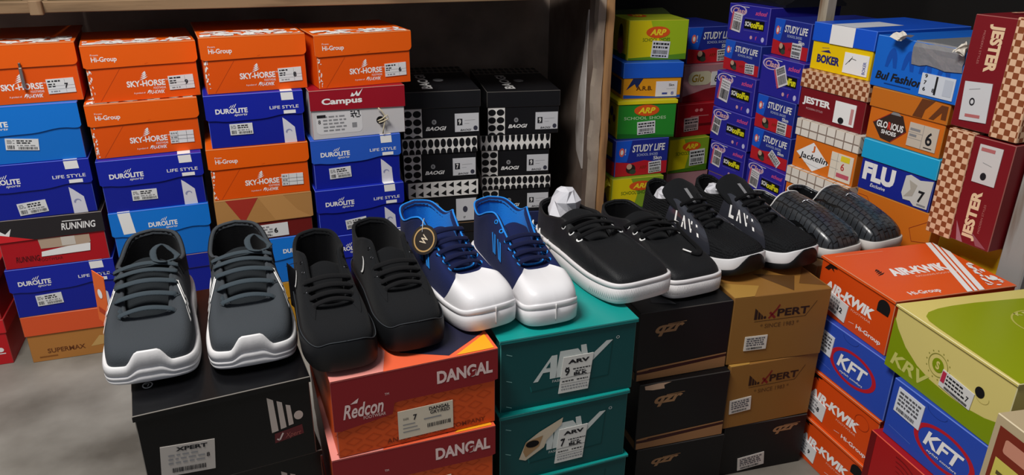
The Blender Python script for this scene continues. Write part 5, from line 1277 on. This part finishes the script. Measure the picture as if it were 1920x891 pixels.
# --- navy canvas shoes with white rubber caps
def navy_shoe(foot, label, toe, head, z, tagged, nb, flop):
    L = .285
    P = [(0, 0), (.026, .003), (.0395, .018), (.0430, .062), (.0415, .11), (.039, .16), (.037, .21), (.034, .25), (.025, .277), (0, L)]
    Q = [(0, .086, .062), (.014, .087, .063), (.020, .094, .067), (.0235, .118, .080), (.025, .146, .096), (.028, .176, .116), (.035, .194, .114), (.038, .230, .098), (.028, .268, .106), (0, .277, .110)]
    A = [.85, .85, .82, .72, .6, .5, .5, .5, .4, .4]; K = [.66, .66, .62, .5, .45, .4, .3, .2, .2, .2]; C = [-.02, -.02, .0, .06, .12, .2, .2, .3, .3, .3]
    S = Shoe(P, Q, A, K, C, .026, .006, .004*foot, .08); NV = M('182048', .85, 'fabric', .1); BLU = M('1583dc', .7, 'fabric', .3); WR = M('e0dedf', .32, 'rubber', .5)
    sole = S.sole(WR, lambda t, sd: .032+.004*ease((.25-t)/.15), .0045, 64, 0, [(0, -.002), (.06, .0), (.45, .0008), (.70, .0006), (.74, -.0012), (.78, .0004), (.95, .0), (1, -.0012)])
    cap = S.patch(WR, 0, .36, .0, lambda t: max(.03, .86*(1-ease((t-.17)/.20))+.03), .0024, 34, 12)
    seam = MB(); seam.tube([S.at(0, 1, .0055, .006+.028*i/6) for i in range(7)], .0009, M('d9d6d4', .5), 5)
    piping = MB(); seq = [S.up(t, sd, 1, .0015) for t, sd in S.loop(48)]
    seq = [S.inner(t, sd, .0005, .0022) for t, sd in S.loop(48)]; piping.tube(seq+[seq[0]], .0016, BLU, 6)
    tongue = S.tongue(NV, [.084, .105, .135, .160, .175], [.053, .063, .078, .092, .099], [.017, .020, .022, .024, .025], .004, .3, BLU)
    ts = [.25, .305, .36, .415, .48, .54]; eyes = S.eyelets(ts, .88, BLU, HOLE, .0042)
    mk = MB()
    for k in range(2): S.decal(mk, [(.46+.06*k, .30), (.47+.06*k, .62), (.485+.06*k, .62), (.475+.06*k, .30)], -1, BLU); S.decal(mk, [(.475+.06*k, .30), (.50+.06*k, .62), (.51+.06*k, .60), (.49+.06*k, .30)], -1, BLU)
    lace = S.laces(ts[:nb], .88, M('121736', .85, 'fabric', .1), .0045, .42, .006)
    parts = [('sole', sole, 'white rubber sole'), ('toe_cap', cap, 'white rubber toe cap'), ('sole_seam', seam), ('upper', S.upper(NV)), ('piping', piping, 'bright blue edge piping'), ('lining', S.lining(BLU), 'bright blue lining'), ('tongue', tongue), *[('eyelet', e, 'bright blue eyelet') for e in eyes], ('laces', lace), ('side_mark', mk, 'bright blue printed mark')]
    r = place('canvas_shoe', 'shoe', label, toe, head, z, parts, S, 'pair of navy and white canvas shoes')
    if tagged:
        t = MB(); k = 20
        for zz, mt in ((0, M('6a5a4a', .5)), ):
            pts = [(.023*math.cos(2*math.pi*i/k), .023*math.sin(2*math.pi*i/k)) for i in range(k)]
            f = Surf(t, (0, 0, 0), (1, 0, 0), (0, 1, 0), 1, 1); prism(f, pts, .0012, M('2a2420', .45)); f2 = Surf(t, (0, 0, .0012), (1, 0, 0), (0, 1, 0), 1, 1)
            f2.ring(0, 0, .019, .019, .12, M('b08d5a', .4)); f2.text('W', -.007, -.006, .007, .006, M('c9b9a0'), 1, .02)
        o = t.build('hang_tag', r, (-.041, .002, .097)); o.rotation_euler = (math.radians(30), math.radians(-58), math.radians(-6)); o['label'] = 'round dark brown hang tag'
        st = MB(); st.tube([(-.042, .008, .108), (-.036, .018, .120), (-.030, .026, .122), (-.027, .03, .108)], .0005, M('cfcfcf'), 5); st.build('tag_string', r)
    return r
ZF3 = POS['f3_1'][2]+POS['f3_1'][5]+.0012
navy_shoe(-1, 'left navy and white canvas shoe with a round brown hang tag', (.3135, .904), 10, ZF2+.0006, True, 5, True)
navy_shoe(1, 'right navy and white canvas shoe showing its bright blue lining', (.4040, .896), 2, ZF3, False, 4, False)

# --- black shoes with flat white soles
def white_sole(foot, label, toe, head, z, lace_end, paper):
    L = .295
    P = [(0, 0), (.034, .002), (.052, .016), (.0565, .066), (.053, .115), (.048, .16), (.046, .21), (.042, .26), (.028, .287), (0, L)]
    Q = [(0, .118, .060), (.018, .119, .061), (.028, .126, .064), (.0325, .143, .070), (.0345, .165, .077), (.038, .186, .083), (.043, .205, .079), (.044, .245, .073), (.032, .278, .082), (0, .287, .085)]
    A = [.70, .70, .70, .65, .55, .5, .5, .5, .4, .4]; K = [.62, .62, .6, .5, .45, .4, .3, .2, .2, .2]; C = [.02, .02, .04, .06, .12, .2, .2, .3, .3, .3]
    S = Shoe(P, Q, A, K, C, .028, .006, .005*foot, .08); BK = M('121315', .5, 'fabric', .25); WR = M('dcd8d8', .4, 'rubber', .45)
    sole = S.sole(WR, lambda t, sd: .034, .0048, 64, 0, [(0, -.002), (.05, .0), (.42, .0006), (.74, .0006), (.77, -.0012), (.80, .0008), (.95, .0002), (1, -.0012)])
    foxing = S.patch(BK, .30, .58, lambda t: .05, .995, .0012, 14, 6)
    tx = MB()
    lp = [q for q in S.loop(110)]
    for i, (t, sd) in enumerate(lp):
        if t < .33 and i % 1 == 0:
            a, b_ = S.at(t, sd, .0050, .008), S.at(min(t+.006, 1) if sd > 0 else max(t-.006, 0), sd, .0052, .024); tx.tube([a, b_], .00055, M('dcd8d6', .5), 4)
    tongue = S.tongue(M('121315', .85, 'fabric', .15), [.114, .13, .16, .188, .205], [.053, .059, .070, .081, .087], [.020, .026, .030, .033, .036], .004, .25)
    ts = [.365, .45, .54]; eyes = S.eyelets(ts, .76, M('e9e8e6', .4), HOLE, .0056)
    def tail(s, sd):
        q = []
        if not lace_end: return q
        p = s.up(.54, -sd, .78); t_ = s.tt
        for (t2, m2, o) in ((.46, .80, .009), (.36, .80, .006), (.27, .74, .0035), (.2, .66, .0030), (.14, .62, .0030), (.10, .60, .0030), (.075, .66, .003)):
            q.append((s.up(t2, 1, m2, o), s.nrm(t2, 1, m2)))
        return q
    lace = S.laces(ts, .78, M('0c0c0e', .85, 'fabric', .1), .0050, .42, .009, tail)
    parts = [('sole', sole, 'thick flat white sole'), ('upper', S.upper(BK)), ('eyestay', foxing), ('lining', S.lining(BLACKL)), ('tongue', tongue), *[('eyelet', e, 'white eyelet') for e in eyes], ('laces', lace)]
    r = place('casual_shoe', 'shoe', label, toe, head, z, parts, S, 'pair of black shoes with white soles')
    tx.v = [(v[0], v[1]-L/2, v[2]) for v in tx.v]
    o = tx.build('toe_ribbing', r); o['kind'] = 'stuff'
    if lace_end:
        ag = MB(); a, b_ = S.up(.075, 1, .66, .0034), S.up(.06, 1, .72, .0034); a, b_ = (v-Vector((0, L/2, 0)) for v in (a, b_)); ag.tube([a, a*.4+b_*.6, b_+(b_-a)*.6], .0016, WHITE, 6); ag.build('aglet', r)['label'] = 'white aglet'
    if paper:
        for k, (yy, zz, ln, w) in enumerate(((.128, .060, .030, .010), (.110, .050, .026, .010), (.095, .040, .016, .007))):
            f = MB(); rows = []
            for j in range(7):
                u = j/6; c = S.at(.78-.07*k, -1, .007+.006*math.sin(u*2.4), .030+ln*u*.9); ww = w*math.sin(math.pi*min(.15+.85*u, .97))
                rows.append([c+Vector((.001, -ww*.5, 0))-Vector((0, L/2, 0)), c+Vector((-.0012, 0, 0))-Vector((0, L/2, 0)), c+Vector((.001, ww*.5, 0))-Vector((0, L/2, 0))])
            f.grid(rows, WHITE); f.build('heel_fin', r)['label'] = 'white plastic fin at the heel'
    return r, S
def stuffing(name, label, loc, sx, sy, sz, seed, mat=None, rot=0):
    """a ball of crumpled paper"""
    R = random.Random(seed); bm = []; mb = MB(); n, m = 10, 6; P = {}
    fr = [[R.uniform(.78, 1.2) for _ in range(n)] for _ in range(m+1)]
    vs = [(0, 0, sz)]
    for j in range(1, m):
        a = math.pi*j/m
        for i in range(n):
            w = 2*math.pi*(i+.5*(j % 2))/n; k = fr[j][i]; vs.append((sx*math.sin(a)*math.cos(w)*k, sy*math.sin(a)*math.sin(w)*k, sz*math.cos(a)*(.9+.12*k)))
    vs.append((0, 0, -sz)); fs = [(0, 1+i, 1+(i+1) % n) for i in range(n)]
    for j in range(m-2):
        for i in range(n):
            a, b_, c, d = 1+j*n+i, 1+j*n+(i+1) % n, 1+(j+1)*n+(i+1) % n, 1+(j+1)*n+i
            fs += [(a, d, b_), (b_, d, c)] if j % 2 == 0 else [(a, d, c), (a, c, b_)]
    e = len(vs)-1; o_ = 1+(m-2)*n; fs += [(o_+(i+1) % n, o_+i, e) for i in range(n)]
    mb.add(vs, fs, mat or M('cfced3', .75, 'paper')); o = mb.build(name, None, loc, rot); tag(o, label, 'paper'); return o
def local(toe, head, L, z, p):
    a = math.radians(head); y = p[1]; return (toe[0]+math.cos(a)*p[0]-math.sin(a)*y, toe[1]+math.sin(a)*p[0]+math.cos(a)*y, z+p[2])
ZF4 = POS['f4_1'][2]+POS['f4_1'][5]+.0012
ZW = POS['f3_1'][2]+POS['f3_1'][5]+.0012
TW = (.572, .922)
white_sole(-1, 'left black shoe with a thick white sole, stuffed with white paper', TW, 8, ZW, False, True)
stuffing('stuffing_paper', 'crumpled white paper stuffed in the left white-soled black shoe', local(TW, 8, .295, ZW, (-.002, .243, .072)), .030, .031, .046, 3)
white_sole(1, 'right black shoe with a thick white sole and a loose lace over its toe', (.716, .988), 4, ZF4, True, False)

# --- black mesh running shoes
def runner(foot, label, toe, head, z):
    L = .295
    P = [(0, 0), (.027, .003), (.044, .020), (.049, .070), (.046, .12), (.042, .17), (.040, .22), (.035, .265), (.022, .288), (0, L)]
    Q = [(0, .090, .062), (.011, .092, .063), (.018, .102, .067), (.022, .125, .080), (.0245, .150, .094), (.028, .176, .106), (.036, .196, .098), (.036, .240, .088), (.024, .279, .104), (0, .287, .110)]
    A = [.70, .70, .70, .68, .6, .5, .5, .5, .4, .4]; K = [.62, .62, .6, .5, .45, .4, .3, .2, .2, .2]; C = [.0, .0, .02, .06, .12, .2, .2, .3, .3, .3]
    S = Shoe(P, Q, A, K, C, .026, .016, .004*foot, .09); ME = M('141517', .85, 'mesh', .2); BK = M('111214', .5, 'rubber'); WH = M('dcdada', .4, 'rubber')
    # outsole curls up over the toe, a white band narrows towards it
    lo = lambda t, sd: .012+.022*ease((.17-t)/.13); hi = lambda t, sd: max(lo(t, sd)+.003, .032)
    mid = S.sole(WH, lambda t, sd: .033+.002*ease((.2-t)/.1), .0038, 64); out = S.sole(BK, lo, .0055, 64, -.0004, [(0, -.002), (.1, .0), (.9, .0), (1, -.001)])
    ov = M('303138', .14, 'film', .9); lay = S.patch(ov, .30, .60, lambda t: .10, lambda t: .99, .0014, 16, 7)
    pr = MB()
    for sd in (-1,):
        for k, ch in enumerate(('L', 'A', 'V', 'I')):
            t0 = .535-.052*k; z_ = {'L': [[(0, 0), (.012, 0), (.012, .3), (.0, .3)], [(0, 0), (0, .07), (.034, .07), (.034, 0)]], 'A': [[(0, 0), (.01, 0), (.022, .3), (.014, .3)], [(.036, 0), (.026, 0), (.014, .3), (.022, .3)]], 'V': [[(0, .3), (.01, .3), (.022, 0), (.014, 0)], [(.036, .3), (.026, .3), (.014, 0), (.022, 0)]], 'I': [[(.01, 0), (.022, 0), (.022, .3), (.01, .3)]]}[ch]
            for q in z_: S.decal(pr, [(t0-a, .36+b_*1.0) for a, b_ in q], sd, WHITE, .0022)
    tongue = S.tongue(M('17181a', .85, 'fabric', .1), [.088, .115, .15, .182, .215], [.054, .068, .088, .108, .128], [.016, .024, .032, .040, .041], .007, .25)
    tt = S.tt; tm = MB(); c = [tt[i][5] for i in range(10, 16)]
    tm.add([tt[i][j]+Vector((0, -.0006, .0008)) for i in (9, 10, 11, 12, 13) for j in (5, 6)], [(2*i, 2*i+1, 2*i+3, 2*i+2) for i in range(4)], GREY)
    ts = [.29, .36, .43, .50]; eyes = S.eyelets(ts, .90, M('2a2b2e', .4), HOLE, .0030)
    lace = S.laces(ts, .90, M('0e0e10', .85, 'fabric', .1), .0036, .6, .007)
    parts = [('midsole', mid, 'white midsole band'), ('outsole', out, 'black outsole curling up at the toe'), ('upper', S.upper(ME)), ('overlay', lay, 'shiny black film overlay'), ('lettering', pr, 'white printed letters'), ('lining', S.lining(BLACKL)), ('tongue', tongue), ('tongue_label', tm, 'pale woven tongue label'), *[('eyelet', e) for e in eyes], ('laces', lace)]
    return place('running_shoe', 'shoe', label, toe, head, z, parts, S, 'pair of black mesh running shoes')
ZF5 = POS['f5_1'][2]+POS['f5_1'][5]+.0012
runner(-1, 'left black mesh running shoe, next to the white-soled black shoe', (.844, 1.014), 9, ZF5)
runner(1, 'right black mesh running shoe, next to the croc loafers', (.955, 1.004), 9, ZF5)
stuffing('stuffing_paper', 'white tissue paper sticking out of the left black mesh running shoe', local((.844, 1.014), 9, .295, ZF5, (-.012, .236, .085)), .018, .022, .024, 9)
stuffing('stuffing_paper', 'white tissue paper sticking out of the right black mesh running shoe', local((.955, 1.004), 9, .295, ZF5, (-.012, .240, .085)), .018, .020, .022, 12)

# --- croc patterned loafers
def loafer(foot, label, toe, head, z):
    L = .27
    P = [(0, 0), (.030, .002), (.045, .016), (.0495, .062), (.047, .105), (.044, .15), (.041, .19), (.037, .235), (.025, .262), (0, L)]
    Q = [(0, .160, .088), (.020, .160, .085), (.033, .161, .077), (.040, .164, .064), (.0415, .171, .054), (.041, .182, .049), (.040, .197, .047), (.037, .225, .049), (.026, .253, .056), (0, .261, .059)]
    A = [.42, .44, .5, .6, .6, .5, .5, .5, .4, .4]; K = [.60, .58, .5, .40, .3, .25, .2, .2, .2, .2]; C = [.10, .10, .12, .18, .2, .25, .3, .3, .3, .3]
    S = Shoe(P, Q, A, K, C, .018, .004, .003*foot, .08); CR = M('36393c', .26, 'croc', .6); SL = M('cfcac4', .5, 'rubber'); LI = M('dcd9d6', .6)
    sole = S.sole(SL, lambda t, sd: .021, .0036, 56)
    up = S.upper(CR)
    edge = MB(); seq = [S.inner(t, sd, .0014, .0010) for t, sd in S.loop(48)]; edge.tube(seq+[seq[0]], .0016, LI, 6)
    orn = MB(); c = S.up(.0, 1, .80, .0015); n = Vector((0, -.25, 1))
    ST = M('c9c9cc', .2, 'metal')
    for dx in (-.004, .004): orn.tube([c+Vector((dx-.006, .008, .001)), c+Vector((dx+.002, .006, .0028)), c+Vector((dx+.002, -.014, -.0005))], .0011, ST, 6)
    orn.tube([c+Vector((-.012, .006, 0)), c+Vector((0, .010, .003)), c+Vector((.012, .004, 0))], .0011, ST, 6)
    parts = [('sole', sole, 'pale flat sole'), ('upper', up), ('edge_binding', edge, 'white edge binding'), ('lining', S.lining(BLACKL)), ('ornament', orn, 'small silver ornament')]
    return place('loafer', 'shoe', label, toe, head, z, parts, S, 'pair of black croc-patterned loafers')
loafer(-1, 'left glossy black croc-patterned loafer, next to the mesh running shoe', (1.084, 1.032), 8, .3835)
loafer(1, 'right glossy black croc-patterned loafer, nearest the navy lettered box', (1.190, 1.034), 7, .3835)
